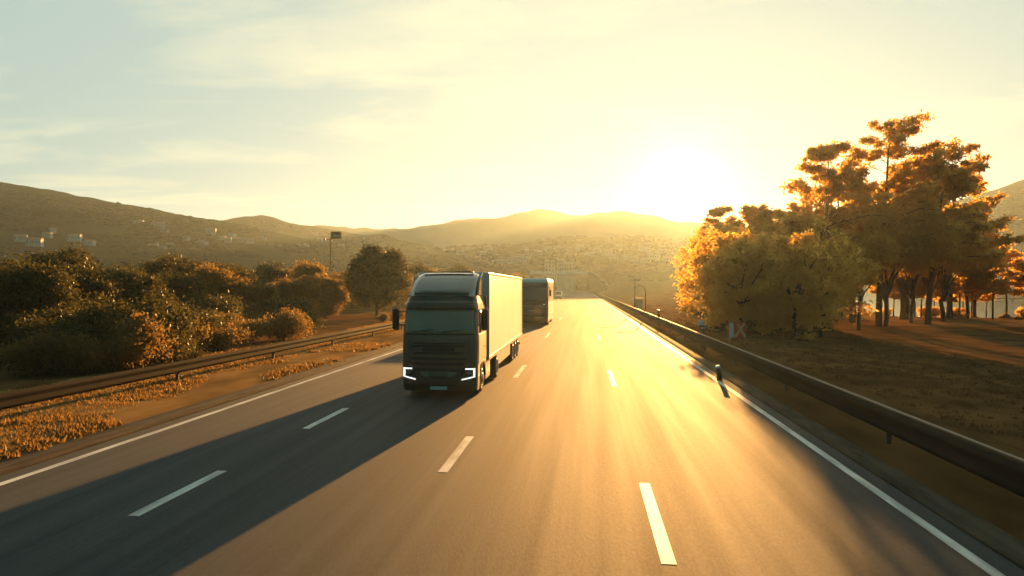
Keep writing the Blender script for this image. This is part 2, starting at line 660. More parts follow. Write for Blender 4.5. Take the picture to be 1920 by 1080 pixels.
# ------------------------------------------------------------------ vehicles: shared front surface
class Front:
    def __init__(s, prof, wid, bulge, rad):
        s.prof, s.wid, s.bulge, s.rad = prof, wid, bulge, rad

    def y0(s, z):
        p = s.prof
        if z <= p[0][0]: return p[0][1]
        for (a, ya), (b, yb) in zip(p, p[1:]):
            if z <= b:
                return ya + (yb - ya) * (z - a) / (b - a)
        return p[-1][1]

    def w(s, z):
        p = s.wid
        if z <= p[0][0]: return p[0][1]
        for (a, ya), (b, yb) in zip(p, p[1:]):
            if z <= b:
                return ya + (yb - ya) * (z - a) / (b - a)
        return p[-1][1]

    def y(s, x, z):
        hw = s.w(z) / 2
        y = s.y0(z) + s.bulge * (x / hw) ** 2
        e = abs(x) - (hw - s.rad)
        if e > 0:
            e = min(e, s.rad)
            y += s.rad - math.sqrt(max(0, s.rad ** 2 - e ** 2))
        return y

    def shell(s, zs, yback, name, m, parent, nx=18):
        b = MB()
        rings = []
        for z in zs:
            hw = s.w(z) / 2
            us = [math.sin(math.pi / 2 * (-1 + 2 * k / nx)) for k in range(nx + 1)]
            ring = [(u * hw, s.y(u * hw, z), z) for u in us]
            ring += [(hw, yback * .5 + ring[-1][1] * .5, z), (hw, yback, z), (0, yback, z), (-hw, yback, z),
                     (-hw, yback * .5 + ring[0][1] * .5, z)]
            rings.append(ring)
        n = len(rings[0])
        for a, c in zip(rings, rings[1:]):
            b.add(a + c, [(k, (k + 1) % n, (k + 1) % n + n, k + n) for k in range(n)])
        b.add(rings[0], [tuple(range(n - 1, -1, -1))])
        b.add(rings[-1], [tuple(range(n))])
        o = b.build(name, m, parent)
        return o

    def patch(s, b, z0, z1, xa, xb, off, thick, nx=16, nz=6):
        """slab lying on the front surface; xa, xb are numbers or functions of t (0 at z0, 1 at z1)"""
        Po, Pi = [], []
        for i in range(nz + 1):
            t = i / nz
            z = z0 + (z1 - z0) * t
            a = xa(t) if callable(xa) else xa
            c = xb(t) if callable(xb) else xb
            ro, ri = [], []
            for j in range(nx + 1):
                x = a + (c - a) * j / nx
                yy = s.y(x, z)
                ro.append((x, yy - off, z))
                ri.append((x, yy - off + thick, z))
            Po.append(ro)
            Pi.append(ri)
        b.slab(Po, Pi)
        return b


def wheel(parent, x, y, r, w, sgn, dual=False):
    """tyre with a rim on its outer side"""
    hw = w / 2
    t = MB().lathe_x([(-hw, r * .55), (-hw, r * .86), (-hw * .8, r * .97), (-hw * .3, r), (hw * .3, r), (hw * .8, r * .97),
                      (hw, r * .86), (hw, r * .55), (-hw, r * .55)], x, y, r)
    ty = t.build('wheel', M['rubber'], parent)
    c = MB()
    if dual:
        pr = [(0.0, r * .56), (sgn * (hw + .01), r * .57), (sgn * (hw - .02), r * .50), (sgn * (hw - .14), r * .42), (sgn * (hw - .14), r * .2),
              (sgn * (hw - .02), r * .18), (sgn * (hw - .02), 0.001)]
    else:
        pr = [(0.0, r * .56), (sgn * (hw + .01), r * .57), (sgn * (hw), r * .50), (sgn * (hw - .05), r * .42), (sgn * (hw + .02), r * .30),
              (sgn * (hw + .05), r * .16), (sgn * (hw + .05), 0.001)]
    c.lathe_x(pr, x, y, r, 20)
    c.build('rim', M['rim'], ty)
    return ty


# ------------------------------------------------------------------ the lorry
TX, TY = -4.60, 22.2
truck = tag(empty('semi_truck', (TX, TY, zr(TY)), 0, -math.atan(G)),
            'dark cab articulated lorry with long pale trailer and lit white headlights', 'truck')
CAB = Front([(.2, .10), (.42, .0), (1.2, .0), (1.9, .05), (2.0, .08), (2.82, .27), (3.0, .30), (3.25, .46)],
            [(.2, 2.40), (.5, 2.46), (2.0, 2.46), (2.9, 2.38), (3.25, 2.22)], .07, .22)
YB = 2.15
CAB.shell([.98, 1.2, 1.5, 1.9, 2.0, 2.4, 2.82, 3.0, 3.12, 3.25], YB, 'cab_body', M['cab_paint'], truck)
# bumper: from the front back to the wheel arch
CAB.shell([.20, .30, .42, .7, .978], .74, 'bumper', M['cab_paint'], truck)
b = MB()
CAB.patch(b, 2.03, 2.80, lambda t: -1.13 + .05 * t, lambda t: 1.13 - .05 * t, .012, .03, 22, 8)
ws = b.build('windscreen', M['glass'], truck)
for s in (-.9, .1):                         # wipers parked along the lower edge
    P = [(s + k * .18, CAB.y(s + k * .18, 2.08 + .022 * k) - .035, 2.08 + .022 * k) for k in range(5)]
    MB().tube(P, .014, 5).build('wiper', M['black_plastic'], truck)
b = MB()
CAB.patch(b, 2.0, 2.035, -1.20, 1.20, .02, .04, 22, 1)
b.build('windscreen_sill', M['black_plastic'], truck)
# sun visor band standing proud over the windscreen
b = MB()
CAB.patch(b, 2.815, 3.06, lambda t: -1.16 + .03 * t, lambda t: 1.16 - .03 * t, .075, .10, 20, 4)
b.build('sun_visor', M['cab_paint'], truck)
# grille panel and slats
b = MB()
CAB.patch(b, 1.02, 1.96, lambda t: -.98 - .06 * t, lambda t: .98 + .06 * t, .018, .03, 16, 6)
b.build('grille_panel', M['cab_paint'], truck)
for (z0, z1, xw) in ((1.61, 1.69, .88), (1.385, 1.465, .82), (1.21, 1.29, .88), (1.06, 1.13, .82)):
    b = MB()
    CAB.patch(b, z0, z1, -xw, xw, .045, .03, 14, 2)
    b.build('grille_slat', M['black_plastic'], truck)
b = MB()
CAB.patch(b, 1.475, 1.61, -.52, .52, .03, .02, 10, 2)
CAB.patch(b, 1.70, 1.76, -.84, .84, .05, .035, 12, 2)
b.build('grille_badge_bar', M['black_plastic'], truck)
# lower intake
b = MB()
CAB.patch(b, .66, .82, lambda t: -.50 - .10 * t, lambda t: .50 + .10 * t, .02, .03, 12, 3)
b.build('lower_intake', M['intake'], truck)
b = MB()
CAB.patch(b, .655, .83, -.30, .30, .024, .02, 8, 3)
b.build('radar_cover', M['fairing_paint'], truck)
b = MB()
CAB.patch(b, .36, .60, lambda t: -.62 - .06 * t, lambda t: .62 + .06 * t, .012, .02, 12, 3)
CAB.patch(b, .84, .96, -.78, .78, .018, .03, 12, 2)
b.build('lower_grille', M['black_plastic'], truck)
# number plate
b = MB()
b.box(-.27, .27, CAB.y(0, .3) - .04, CAB.y(0, .3) - .012, .25, .36, .006)
pl = b.build('number_plate', M['plate'], truck)
# headlights
for s in (-1, 1):
    b = MB()
    xi, xo = s * .80, s * 1.16
    CAB.patch(b, .60, .96, (lambda t: min(s * (.72 + .06 * t), s * 1.175)), (lambda t: max(s * (.72 + .06 * t), s * 1.175)), .014, .03, 10, 4)
    hl = b.build('headlight', M['lens'], truck)
    b = MB()
    # C-shaped running light: top bar, outer bar, long bottom bar
    CAB.patch(b, .90, .945, min(s * .86, s * 1.165), max(s * .86, s * 1.165), .03, .02, 8, 1)
    CAB.patch(b, .70, .90, min(s * 1.11, s * 1.165), max(s * 1.085, s * 1.165), .03, .02, 4, 2)
    n = 8
    Po, Pi = [], []
    for i in range(2):
        ro, ri = [], []
        for j in range(n + 1):
            x = s * (1.165 - (.42) * j / n)
            z = .70 - .10 * j / n + (-.042 if i == 0 else .0)
            yy = CAB.y(x, z)
            ro.append((x, yy - .03, z))
            ri.append((x, yy - .01, z))
        Po.append(ro)
        Pi.append(ri)
    b.slab(Po, Pi)
    b.build('light_strip', M['led'], hl)
    b = MB()
    for (cx, cz, rr) in ((s * .96, .80, .05), (s * 1.03, .80, .035)):
        b.tube([(cx, CAB.y(cx, cz) - .012, cz), (cx, CAB.y(cx, cz) - .028, cz)], rr, 12)
    b.build('projector_lamp', M['rim'], hl)
# roof fairing: lofted wedge with side wings
rows_ = []
for k in range(9):
    t = k / 8
    y = .42 + t * 1.62
    ztop = 3.25 + .80 * math.sin(t * math.pi / 2) ** .9
    hw = 1.08 - .06 * t
    row = []
    for j in range(13):
        u = -1 + 2 * j / 12
        inset = .03 if abs(u) < .72 else 0.0
        drop = .10 * abs(u) ** 6
        row.append((u * hw, y, max(3.2, ztop - drop - inset * min(1, t * 3))))
    rows_.append(row)
low = [[(p[0], p[1], 3.22) for p in r] for r in rows_]
b = MB().slab(rows_, low)
b.build('roof_fairing', M['fairing_paint'], truck)
MB().box(-.86, .86, 1.62, 1.78, 4.015, 4.05, .01).build('fairing_trim', M['black_plastic'], truck)
MB().tube([(-.9, .50, 3.31), (0, .44, 3.315), (.9, .50, 3.31)], .03, 6).build('fairing_lip', M['black_plastic'], truck)
for s in (-1, 1):
    wing = [(.95, 3.26), (2.02, 3.26), (2.02, 4.0), (1.55, 3.86), (1.15, 3.56)]
    MB().prism_x(wing, s * 1.10 - .04 * (s < 0) , s * 1.10 + .04 * (s > 0)).build('side_fairing', M['fairing_paint'], truck)
    # cab side extender reaching back toward the trailer
    MB().box(min(s * 1.17, s * 1.22), max(s * 1.17, s * 1.22), YB + .01, 2.5, 1.1, 3.2, .012).build('side_extender', M['cab_paint'], truck)
    # door with window and handle
    xd = s * 1.232
    dpoly = [(.42, 1.04), (1.95, 1.04), (1.95, 2.0), (.47, 2.0)]
    d = MB().prism_x(dpoly, xd - .012, xd + .012).build('door', M['cab_paint'], truck)
    Po, Pi = [], []
    for i in range(5):
        z = 2.03 + .75 * i / 4
        ro, ri = [], []
        for yy in (.56 + .13 * i / 4, 1.0, 1.45, 1.85):
            xx = s * (CAB.w(z) / 2 + .012)
            ro.append((xx, yy, z))
            ri.append((xx - s * .02, yy, z))
        Po.append(ro)
        Pi.append(ri)
    MB().slab(Po, Pi).build('side_window', M['window'], d)
    MB().box(xd + s * .012 - .012, xd + s * .012 + .012, 1.62, 1.86, 1.52, 1.57, .006).build('door_handle', M['black_plastic'], d)
    # mirrors on two arms
    mr = MB().box(min(s * 1.34, s * 1.56), max(s * 1.34, s * 1.56), .16, .30, 2.14, 2.83, .06).build('side_mirror', M['black_plastic'], truck)
    for zz in (2.30, 2.72):
        MB().tube([(s * 1.15, .42, zz), (s * 1.30, .32, zz), (s * 1.40, .24, zz)], .022, 6).build('mirror_arm', M['black_plastic'], mr)
    # wheel arch trim, step, tank
    arch = []
    for k in range(11):
        a_ = math.pi * k / 10
        arch.append((1.38 - .62 * math.cos(a_), .52 + .56 * math.sin(a_)))
    arch2 = [(1.38 - .54 * math.cos(math.pi * k / 10), .52 + .49 * math.sin(math.pi * k / 10)) for k in range(11)]
    MB().slab([[(s * 1.19, y, z) for y, z in arch], [(s * 1.25, y, z) for y, z in arch]],
              [[(s * 1.19, y, z) for y, z in arch2], [(s * 1.25, y, z) for y, z in arch2]]).build('wheel_arch', M['black_plastic'], truck)
    MB().box(min(s * .95, s * 1.22), max(s * .95, s * 1.22), 2.06, 3.3, .32, .96, .05).build('fuel_tank', M['skirt'], truck)
    MB().box(min(s * .9, s * 1.2), max(s * .9, s * 1.2), 1.97, 2.04, .35, .97, .01).build('entry_step', M['black_plastic'], truck)
    wheel(truck, s * 1.04, 1.38, .50, .32, s)
    wheel(truck, s * .98, 5.05, .50, .56, s, True)
    for yy in (11.4, 12.7, 14.0):
        wheel(truck, s * 1.05, yy, .50, .38, s, True)
    MB().box(min(s * 1.13, s * 1.19), max(s * 1.13, s * 1.19), 5.9, 10.6, .42, .90, .015).build('side_skirt', M['skirt'], truck)
    MB().box(min(s * .80, s * 1.22), max(s * .80, s * 1.22), 10.72, 14.66, 1.02, 1.05, .004).build('mudguard', M['black_plastic'], truck)
b = MB()
b.box(-.45, -.36, 1.0, 6.0, .62, .88)
b.box(.36, .45, 1.0, 6.0, .62, .88)
for yy in (1.38, 5.05, 11.4, 12.7, 14.0):
    b.box(-.85, .85, yy - .06, yy + .06, .44, .56)
b.box(-.5, -.40, 4.2, 16.0, .74, .93)
b.box(.40, .5, 4.2, 16.0, .74, .93)
for k in range(9):
    b.box(-1.15, 1.15, 4.4 + k * 1.4, 4.48 + k * 1.4, .86, .935)
b.box(-1.15, 1.15, 16.0, 16.12, .45, .58, .01)
b.build('chassis', M['chassis'], truck)
# trailer
TR0, TR1 = 2.66, 16.25
tb = MB().box(-1.25, 1.25, TR0, TR1, 1.0, 4.05, .035).build('trailer_box', M['white_metal'], truck)
for s in (-1, 1):
    for (z0, z1) in ((.94, 1.055), (3.97, 4.03)):
        MB().box(s * 1.260 - .012, s * 1.260 + .012, TR0 + .02, TR1 - .02, z0, z1, .004).build('edge_rail', M['skirt'], tb)
b = MB()
for s in (-1, 1):
    for yy in (TR0 + .04, TR1 - .04):
        MB().box(s * 1.258 - .016, s * 1.258 + .016, yy - .05, yy + .05, 1.06, 3.96, .004).build('corner_post', M['skirt'], tb)

b = MB().box(-1.05, 1.05, TR0 - .35, TR0 - .005, 2.9, 3.75, .05)
b.build('refrigeration_unit', M['skirt'], tb)
M['amber'] = mat('amber_lamp', (.7, .3, .05), None, .3)
for s in (-1, 1):
    for k in range(6):
        yy = TR0 + 1 + k * 2.4
        MB().box(s * 1.28 - .008, s * 1.28 + .008, yy - .05, yy + .05, .98, 1.02).build('marker_lamp', M['amber'], truck)

# ------------------------------------------------------------------ the coach behind it
CX, CYY = -4.72, 65.0
coach = tag(empty('coach', (CX, CYY, zr(CYY)), 0, -math.atan(G)),
            'tall dark fronted coach with pale roof edge following behind the lorry', 'coach')
coach.scale = (0.97, 0.97, 0.95)
CO = Front([(.3, .08), (.6, 0), (1.6, .03), (2.1, .06), (4.2, .30), (4.5, .42), (4.62, .62)],
           [(.3, 2.9), (.6, 2.98), (3.9, 2.98), (4.4, 2.9), (4.62, 2.74)], .06, .14)
CO.shell([.34, .6, 1.2, 1.6, 2.1, 3.0, 3.9, 4.2], 12.0, 'body', M['coach_paint'], coach)
CO.shell([4.203, 4.4, 4.52, 4.62], 12.0, 'roof', M['white_metal'], coach)
for s in (-1, 1):
    b = MB().box(s * 1.497 - .012, s * 1.497 + .012, .5, 11.9, .9, 2.2, .006)
    b.build('side_panel', M['white_metal'], coach)
    b = MB().box(s * 1.497 - .01, s * 1.497 + .01, .6, 11.6, 2.3, 4.1, .006)
    b.build('side_window', M['skirt'] if s > 0 else M['window'], coach)
    MB().box(min(s * 1.40, s * 1.50), max(s * 1.40, s * 1.50), .22, .40, 1.2, 4.25, .03).build('corner_trim', M['white_metal'], coach)
    wheel(coach, s * 1.28, 2.4, .52, .34, s)
    wheel(coach, s * 1.24, 9.2, .52, .40, s, True)
    b = MB()
    CO.patch(b, 2.02, 2.16, min(s * .98, s * 1.30), max(s * .98, s * 1.30), .03, .04, 6, 2)
    hl = b.build('headlight', M['lens'], coach)
    b = MB()
    CO.patch(b, 2.07, 2.11, min(s * 1.02, s * 1.22), max(s * 1.02, s * 1.22), .04, .02, 4, 1)
    b.build('light_strip', M['led'], hl)
    mr = MB().box(min(s * 1.60, s * 1.80), max(s * 1.60, s * 1.80), -.25, -.12, 2.9, 3.5, .04).build('side_mirror', M['black_plastic'], coach)
    MB().tube([(s * 1.42, .35, 3.75), (s * 1.62, -.05, 3.7), (s * 1.70, -.18, 3.45)], .03, 6).build('mirror_arm', M['black_plastic'], mr)
b = MB()
CO.patch(b, 2.35, 3.72, -1.36, 1.36, .014, .03, 18, 6)
b.build('windscreen', M['coach_glass'], coach)
b = MB()
CO.patch(b, 3.76, 4.17, -1.34, 1.34, .014, .03, 18, 3)
b.build('destination_panel', mat('faded_panel', (.16, .13, .11), (.13, .105, .09), .3, scale=.8, coat=.5), coach)
b = MB()
CO.patch(b, 1.90, 1.95, -1.05, 1.05, .03, .03, 10, 1)
b.build('chrome_strip', M['rim'], coach)
b = MB()
for k, wv in enumerate((.07, .06, .07, .05, .07, .06, .07, .04, .06)):
    x = -.55 + k * .125
    CO.patch(b, 2.24, 2.30, x, x + wv, .03, .02, 1, 1)
b.build('maker_lettering', M['rim'], coach)
b = MB().box(-.30, .22, CO.y(0, 1.5) - .04, CO.y(0, 1.5) - .01, 1.42, 1.55, .005)
b.build('number_plate', M['plate'], coach)
b = MB()
CO.patch(b, .78, .88, .25, 1.05, .03, .03, 6, 1)
b.build('fog_lamp', mat('amber_fog_lamp', (.8, .5, .2), None, .2), coach)
b = MB()
CO.patch(b, .95, 1.25, -1.1, 1.1, .012, .02, 12, 3)
b.build('lower_grille', M['black_plastic'], coach)

# ------------------------------------------------------------------ distant car under the bridge
def car_at(x, y, label, m):
    root = tag(empty('parked_car' if False else 'car', (x, y, zr(y)), 0, -math.atan(G)), label, 'car')
    prof = [(0, .45), (.1, .75), (1.0, .95), (1.7, 1.42), (3.2, 1.45), (3.9, 1.0), (4.3, .95), (4.35, .4), (3.6, .28), (.5, .28)]
    MB().prism_x(prof, -.86, .86).build('body', m, root)
    MB().prism_x([(1.06, .98), (1.68, 1.40), (1.66, 1.43), (1.0, .99)], -.75, .75).build('windscreen', M['window'], root)
    for s in (-1, 1):
        wheel(root, s * .78, .85, .33, .22, s)
        wheel(root, s * .78, 3.45, .33, .22, s)
        MB().box(s * .62 - .14, s * .62 + .14, -.015, .05, .62, .72, .01).build('headlight', M['lens'], root)
    return root


car_at(-9.0, 268, 'small pale car far off on the left lane by the bridge', M['car_silver'])

vn = tag(empty('van', (-8.1, 226, zr(226)), 0, -math.atan(G)), 'tall pale van far behind the coach', 'van')
MB().prism_x([(0, .5), (.05, 1.0), (.9, 1.3), (1.5, 2.2), (1.9, 2.5), (5.6, 2.5), (5.65, .4), (4.9, .32), (.5, .32)], -1.02, 1.02).build('body', M['white_metal'], vn)
MB().prism_x([(.93, 1.36), (1.5, 2.18), (1.46, 2.22), (.88, 1.38)], -.9, .9).build('windscreen', M['window'], vn)
MB().box(-.7, .7, -.03, .06, .62, .82, .01).build('grille', M['black_plastic'], vn)
for s in (-1, 1):
    MB().box(s * .82 - .13, s * .82 + .13, -.02, .08, .85, 1.0, .01).build('headlight', M['lens'], vn)
    wheel(vn, s * .9, 1.0, .36, .24, s)
    wheel(vn, s * .9, 4.6, .36, .24, s)

# ------------------------------------------------------------------ overpass bridge and abutment
BY = 560.0
bz = zr(BY)
br = tag(empty('overpass_bridge', (0, BY, bz)), 'pale concrete overpass crossing the far end of the road', 'bridge')
zt = zat(511, BY) - bz
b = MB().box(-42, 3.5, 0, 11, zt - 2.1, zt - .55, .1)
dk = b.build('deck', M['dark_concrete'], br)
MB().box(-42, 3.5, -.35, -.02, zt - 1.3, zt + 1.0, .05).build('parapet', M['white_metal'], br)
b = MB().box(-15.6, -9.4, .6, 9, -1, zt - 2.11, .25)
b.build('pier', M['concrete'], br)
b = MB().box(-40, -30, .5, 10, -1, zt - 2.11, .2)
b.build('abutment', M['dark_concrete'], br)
# ramp on the right: sloping wall
P = [(3.6, zt - .2), (9.5, zt - 3.2), (15, zt - 8.2), (18, zt - 12), (18, -1), (3.6, -1)]
vs = [(x, 0.4, z) for x, z in P] + [(x, 10, z) for x, z in P]
n = len(P)
b = MB().add(vs, [tuple(range(n)), tuple(range(2 * n - 1, n - 1, -1))] + [(k, k + n, (k + 1) % n + n, (k + 1) % n) for k in range(n)])
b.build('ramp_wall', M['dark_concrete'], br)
b = MB()
b.slab([[(x, -.1, z + .5), (x, .38, z + .5)] for x, z in P[:4]], [[(x, -.1, z - .4), (x, .38, z - .4)] for x, z in P[:4]])
b.build('ramp_coping', M['white_metal'], br)

# ------------------------------------------------------------------ houses
def make_house(w, d, h, m_wall, windows=True):
    root = empty('house')
    MB().box(-w / 2, w / 2, -d / 2, d / 2, -2, h).build('wall', m_wall, root)
    e = .4
    rp = [(-d / 2 - e, h + .003), (0, h + d * .28), (d / 2 + e, h + .003)]
    MB().prism_x(rp, -w / 2 - e, w / 2 + e).build('roof', M['house_roof'], root)
    if windows:
        nwin = max(2, int(w / 3.2))
        for k in range(nwin):
            x = -w / 2 + (k + .5) * w / nwin
            MB().box(x - .55, x + .55, -d / 2 - .03, -d / 2 + .03, h * .45, h * .45 + 1.3).build('window', M['window'], root)
    return root


# white buildings right behind the overpass
for (px0, px1, top, lab) in ((1022, 1040, 489, 'white block building above the left half of the overpass'),
                             (1044, 1058, 487, 'taller white block building behind the middle of the overpass'),
                             (1062, 1078, 493, 'low white building behind the right end of the overpass')):
    D = 640
    xa, ya = at((px0 + px1) / 2, D)
    w = (px1 - px0) / F * D
    z0 = gz(xa, ya) - 1
    z1 = zat(top, D)
    r = tag(empty('building', (xa, ya, z0)), lab, 'building')
    MB().box(-w / 2, w / 2, -4, 4, 0, z1 - z0, .1).build('wall', M['house_wall'], r)
    MB().box(-w / 2 - .2, w / 2 + .2, -4.2, 4.2, z1 - z0 + .003, z1 - z0 + .5).build('roof', M['concrete'], r)
    for k in range(3):
        for q in range(3):
            x = -w / 2 + (q + .5) * w / 3
            zz = z1 - z0 - 2.6 - k * 3.2
            MB().box(x - .7, x + .7, -4.03, -3.97, zz, zz + 1.5).build('window', M['window'], r)


# ------------------------------------------------------------------ hills
def interp(pts, x):
    if x <= pts[0][0]: return pts[0][1]
    for (a, ya), (b, yb) in zip(pts, pts[1:]):
        if x <= b:
            t = (x - a) / (b - a)
            return ya + (yb - ya) * t
    return pts[-1][1]


class Hill:
    def __init__(s, name, pts, dc, df, db, zf, m, label, amp=.06, nxp=150, nt=34, pw=1.25, seed=0.0, crest_noise=2.0):
        s.pts, s.dc, s.df, s.db, s.zf, s.amp, s.pw, s.seed, s.cn = pts, dc, df, db, zf, amp, pw, seed, crest_noise
        a, c = pts[0][0], pts[-1][0]
        s.a, s.c = a, c
        V, Fc = [], []
        for i in range(nxp + 1):
            px = a + (c - a) * i / nxp
            for j in range(nt + 1):
                V.append(s.point(px, j / nt * 1.6))
        m1 = nt + 1
        for i in range(nxp):
            for j in range(nt):
                Fc.append((i * m1 + j, (i + 1) * m1 + j, (i + 1) * m1 + j + 1, i * m1 + j + 1))
        o = link(name, mesh_np(name, V, Fc, m, True))
        tag(o, label, 'hill', kind='structure')

    def point(s, px, t):
        """t 0 at the foot, 1 at the crest, beyond 1 the far side"""
        d = s.df + (s.dc - s.df) * t if t <= 1 else s.dc + (s.db - s.dc) * (t - 1) / .6
        x, y = at(px, d)
        zc = zat(interp(s.pts, px), s.dc)
        hgt = zc - s.zf
        n = mnoise.fractal((x * .004 + s.seed, y * .004, s.seed), 1.0, 2.0, 5)
        n2 = mnoise.fractal((x * .03, y * .03, s.seed), 1.0, 2.0, 3)
        if t <= 1:
            k = t ** s.pw
            bump = math.sin(math.pi * min(1, t)) * s.amp
        else:
            k = max(0, 1 - ((t - 1) / .6) ** 1.5)
            bump = 0
        return (x, y, s.zf + hgt * (k + bump * n) + n2 * s.cn * min(1, t * 3))

    def place(s, px, py):
        """point of the near slope that shows at image row py in column px"""
        best = None
        for q in range(2, 100):
            t = q / 100
            p = s.point(px, t)
            dd = s.df + (s.dc - s.df) * t
            row = 515 - (p[2] - H) * F / dd
            if best is None or abs(row - py) < best[0]:
                best = (abs(row - py), p)
        return best[1]


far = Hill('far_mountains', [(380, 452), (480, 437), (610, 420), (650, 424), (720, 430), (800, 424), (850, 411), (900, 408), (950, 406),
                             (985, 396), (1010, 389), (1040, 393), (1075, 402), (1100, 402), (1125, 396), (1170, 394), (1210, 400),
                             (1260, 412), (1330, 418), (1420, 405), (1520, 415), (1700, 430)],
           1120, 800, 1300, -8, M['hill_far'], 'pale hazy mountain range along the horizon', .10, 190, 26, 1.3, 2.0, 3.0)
mid = Hill('middle_hill', [(250, 436), (340, 424), (415, 412), (455, 404), (490, 400), (515, 405), (545, 416), (600, 425), (660, 436), (690, 440),
                           (718, 435), (745, 447), (800, 458), (900, 478), (1000, 500)],
           860, 560, 1050, -8, M['hill_near'], 'low brown peak between the left hillside and the far mountains', .08, 120, 26, 1.3, 4.0, 2.0)
left = Hill('left_hillside', [(-560, 300), (-300, 312), (-100, 328), (0, 340), (60, 349), (130, 362), (200, 375), (270, 388), (330, 400),
                              (395, 411), (450, 421), (520, 436), (590, 449), (660, 457), (740, 466), (840, 482), (900, 500)],
            650, 210, 860, -7, M['hill_near'], 'long dark scrubby hillside sloping down from the left', .10, 220, 60, 1.35, 7.0, 1.6)
town = Hill('town_hill', [(640, 505), (700, 486), (780, 470), (860, 462), (930, 462), (980, 456), (1050, 448), (1120, 443), (1200, 445),
                          (1280, 450), (1360, 452), (1500, 458), (1640, 470), (1720, 490)],
            880, 640, 1100, -11, M['hill_near'], 'low wooded hill with the town beyond the overpass', .10, 130, 34, 1.1, 11.0, 1.6)
right = Hill('right_hillside', [(1560, 470), (1640, 440), (1720, 402), (1790, 377), (1850, 358), (1920, 336), (2050, 312), (2250, 300)],
             680, 535, 860, -6, M['hill_near'], 'brown hill rising at the right beyond the lake', .06, 110, 40, 1.0, 15.0, 1.5)

# scrub and woodland covering the hills: nobody could count it
ico = bmesh.new()
bmesh.ops.create_icosphere(ico, subdivisions=2, radius=1)
ico.verts.index_update()
IV = np.array([v.co[:] for v in ico.verts])
IF = np.array([[v.index for v in f.verts] for f in ico.faces])
ico.free()


def leaf_quads(C, rad, size, n, rg, flat=1.0, shell=.55):
    """n leaf faces round each centre of C"""
    C = np.asarray(C, float)
    k = len(C)
    d = rg.normal(size=(k, n, 3))
    d /= np.linalg.norm(d, axis=2, keepdims=True)
    rr = (shell + (1 - shell) * rg.random((k, n, 1)) ** .7) * np.asarray(rad).reshape(-1, 1, 1)
    P = d * rr * (1 + .25 * rg.normal(size=(k, n, 1)))
    P[..., 2] *= flat
    P = (P + C[:, None, :]).reshape(-1, 3)
    m = len(P)
    u = rg.normal(size=(m, 3))
    u /= np.linalg.norm(u, axis=1, keepdims=True)
    w = rg.normal(size=(m, 3))
    w -= u * (u * w).sum(1, keepdims=True)
    w /= np.linalg.norm(w, axis=1, keepdims=True)
    s = size * rg.uniform(.6, 1.4, (m, 1))
    a = P + u * s
    b_ = P + w * s * .45 + u * s * .15
    c = P - u * s * .8
    e = P - w * s * .45 + u * s * .1
    V = np.stack([a, b_, c, e], 1).reshape(-1, 3)
    Fq = np.arange(4 * m).reshape(-1, 4)
    return V, Fq


def scrub(name, hill, n, px0, px1, t0, t1, smin, smax, seed, label, cl=0.0):
    rg = np.random.default_rng(seed)
    C, S = [], []
    tries = 0
    while len(C) < n and tries < n * 8:
        tries += 1
        px = rg.uniform(px0, px1)
        t = t0 + (t1 - t0) * rg.random()
        p = hill.point(px, t)
        if mnoise.noise((p[0] * .018, p[1] * .018, seed)) < cl:
            continue
        s = rg.uniform(smin, smax)
        C.append((p[0], p[1], p[2] + s * .35))
        S.append(s)
    K = len(C)
    Cn = np.array(C)
    Sn = np.array(S)
    j = 1 + .22 * rg.normal(size=(K, len(IV), 1)).clip(-1.2, 1.2)
    V = IV[None] * j * (Sn[:, None, None] * rg.uniform(.7, 1.2, (K, 1, 3)) * np.array([1.15, 1.15, .55])) + Cn[:, None, :]
    Fq = (IF[None] + (np.arange(K) * len(IV))[:, None, None]).reshape(-1, 3)
    o = link(name, mesh_np(name, V.reshape(-1, 3), Fq, M['scrub'], True))
    tag(o, label, 'woodland', kind='stuff')


scrub('hillside_scrub', left, 5200, -150, 860, .02, .95, 1.3, 3.0, 5, 'dark scrub and small trees scattered over the left hillside', -.12)
scrub('town_woodland', town, 2600, 690, 1640, .02, 1.0, 2.0, 4.5, 6, 'woodland between the town houses beyond the overpass', -.15)
scrub('middle_woodland', mid, 1200, 300, 900, .05, .9, 2.5, 5.5, 8, 'patchy woodland on the low brown middle peak', 0.0)
scrub('lakeside_woodland', right, 2400, 1600, 2050, .0, .9, 2.0, 5.0, 9, 'scrub on the brown hill beyond the lake', -.1)

# houses as pale specks on the slopes
hp = make_house(11, 8, 5, M['house_wall'])
hp2 = make_house(16, 9, 7, M['house_wall'])
rng = random.Random(12)
spots = []
for (px, py) in ((90, 446), (100, 440), (140, 455), (146, 452), (170, 462), (248, 423), (262, 424), (270, 422), (292, 429), (300, 428), (310, 440),
                 (288, 468), (298, 462), (306, 470), (318, 464), (396, 440), (418, 452), (428, 456), (436, 447), (452, 454), (470, 458), (494, 452),
                 (560, 465), (575, 466), (600, 455), (608, 452), (616, 458), (640, 466), (40, 452), (66, 462), (380, 462), (350, 452)):
    spots.append((left, px, py, 'pale house among the scrub of the left hillside', 'houses on the left hillside'))
for (px, py) in ((790, 474), (812, 477), (824, 472), (838, 476), (846, 473), (862, 478), (880, 474), (905, 481), (930, 495), (944, 498), (962, 496),
                 (975, 493), (990, 488), (1010, 478), (1030, 474), (1048, 470), (1066, 476), (1085, 470), (1105, 482), (1120, 474), (1140, 478),
                 (1160, 470), (1176, 492), (1190, 496), (1206, 494), (1225, 488), (1250, 492), (1272, 490), (1150, 488), (915, 472), (985, 470), (1210, 474),
                 (1240, 478), (870, 486), (895, 490)):
    spots.append((town, px, py, 'pale house of the hazy town beyond the overpass', 'houses of the town on the low hill'))
first = {0: True, 1: True}
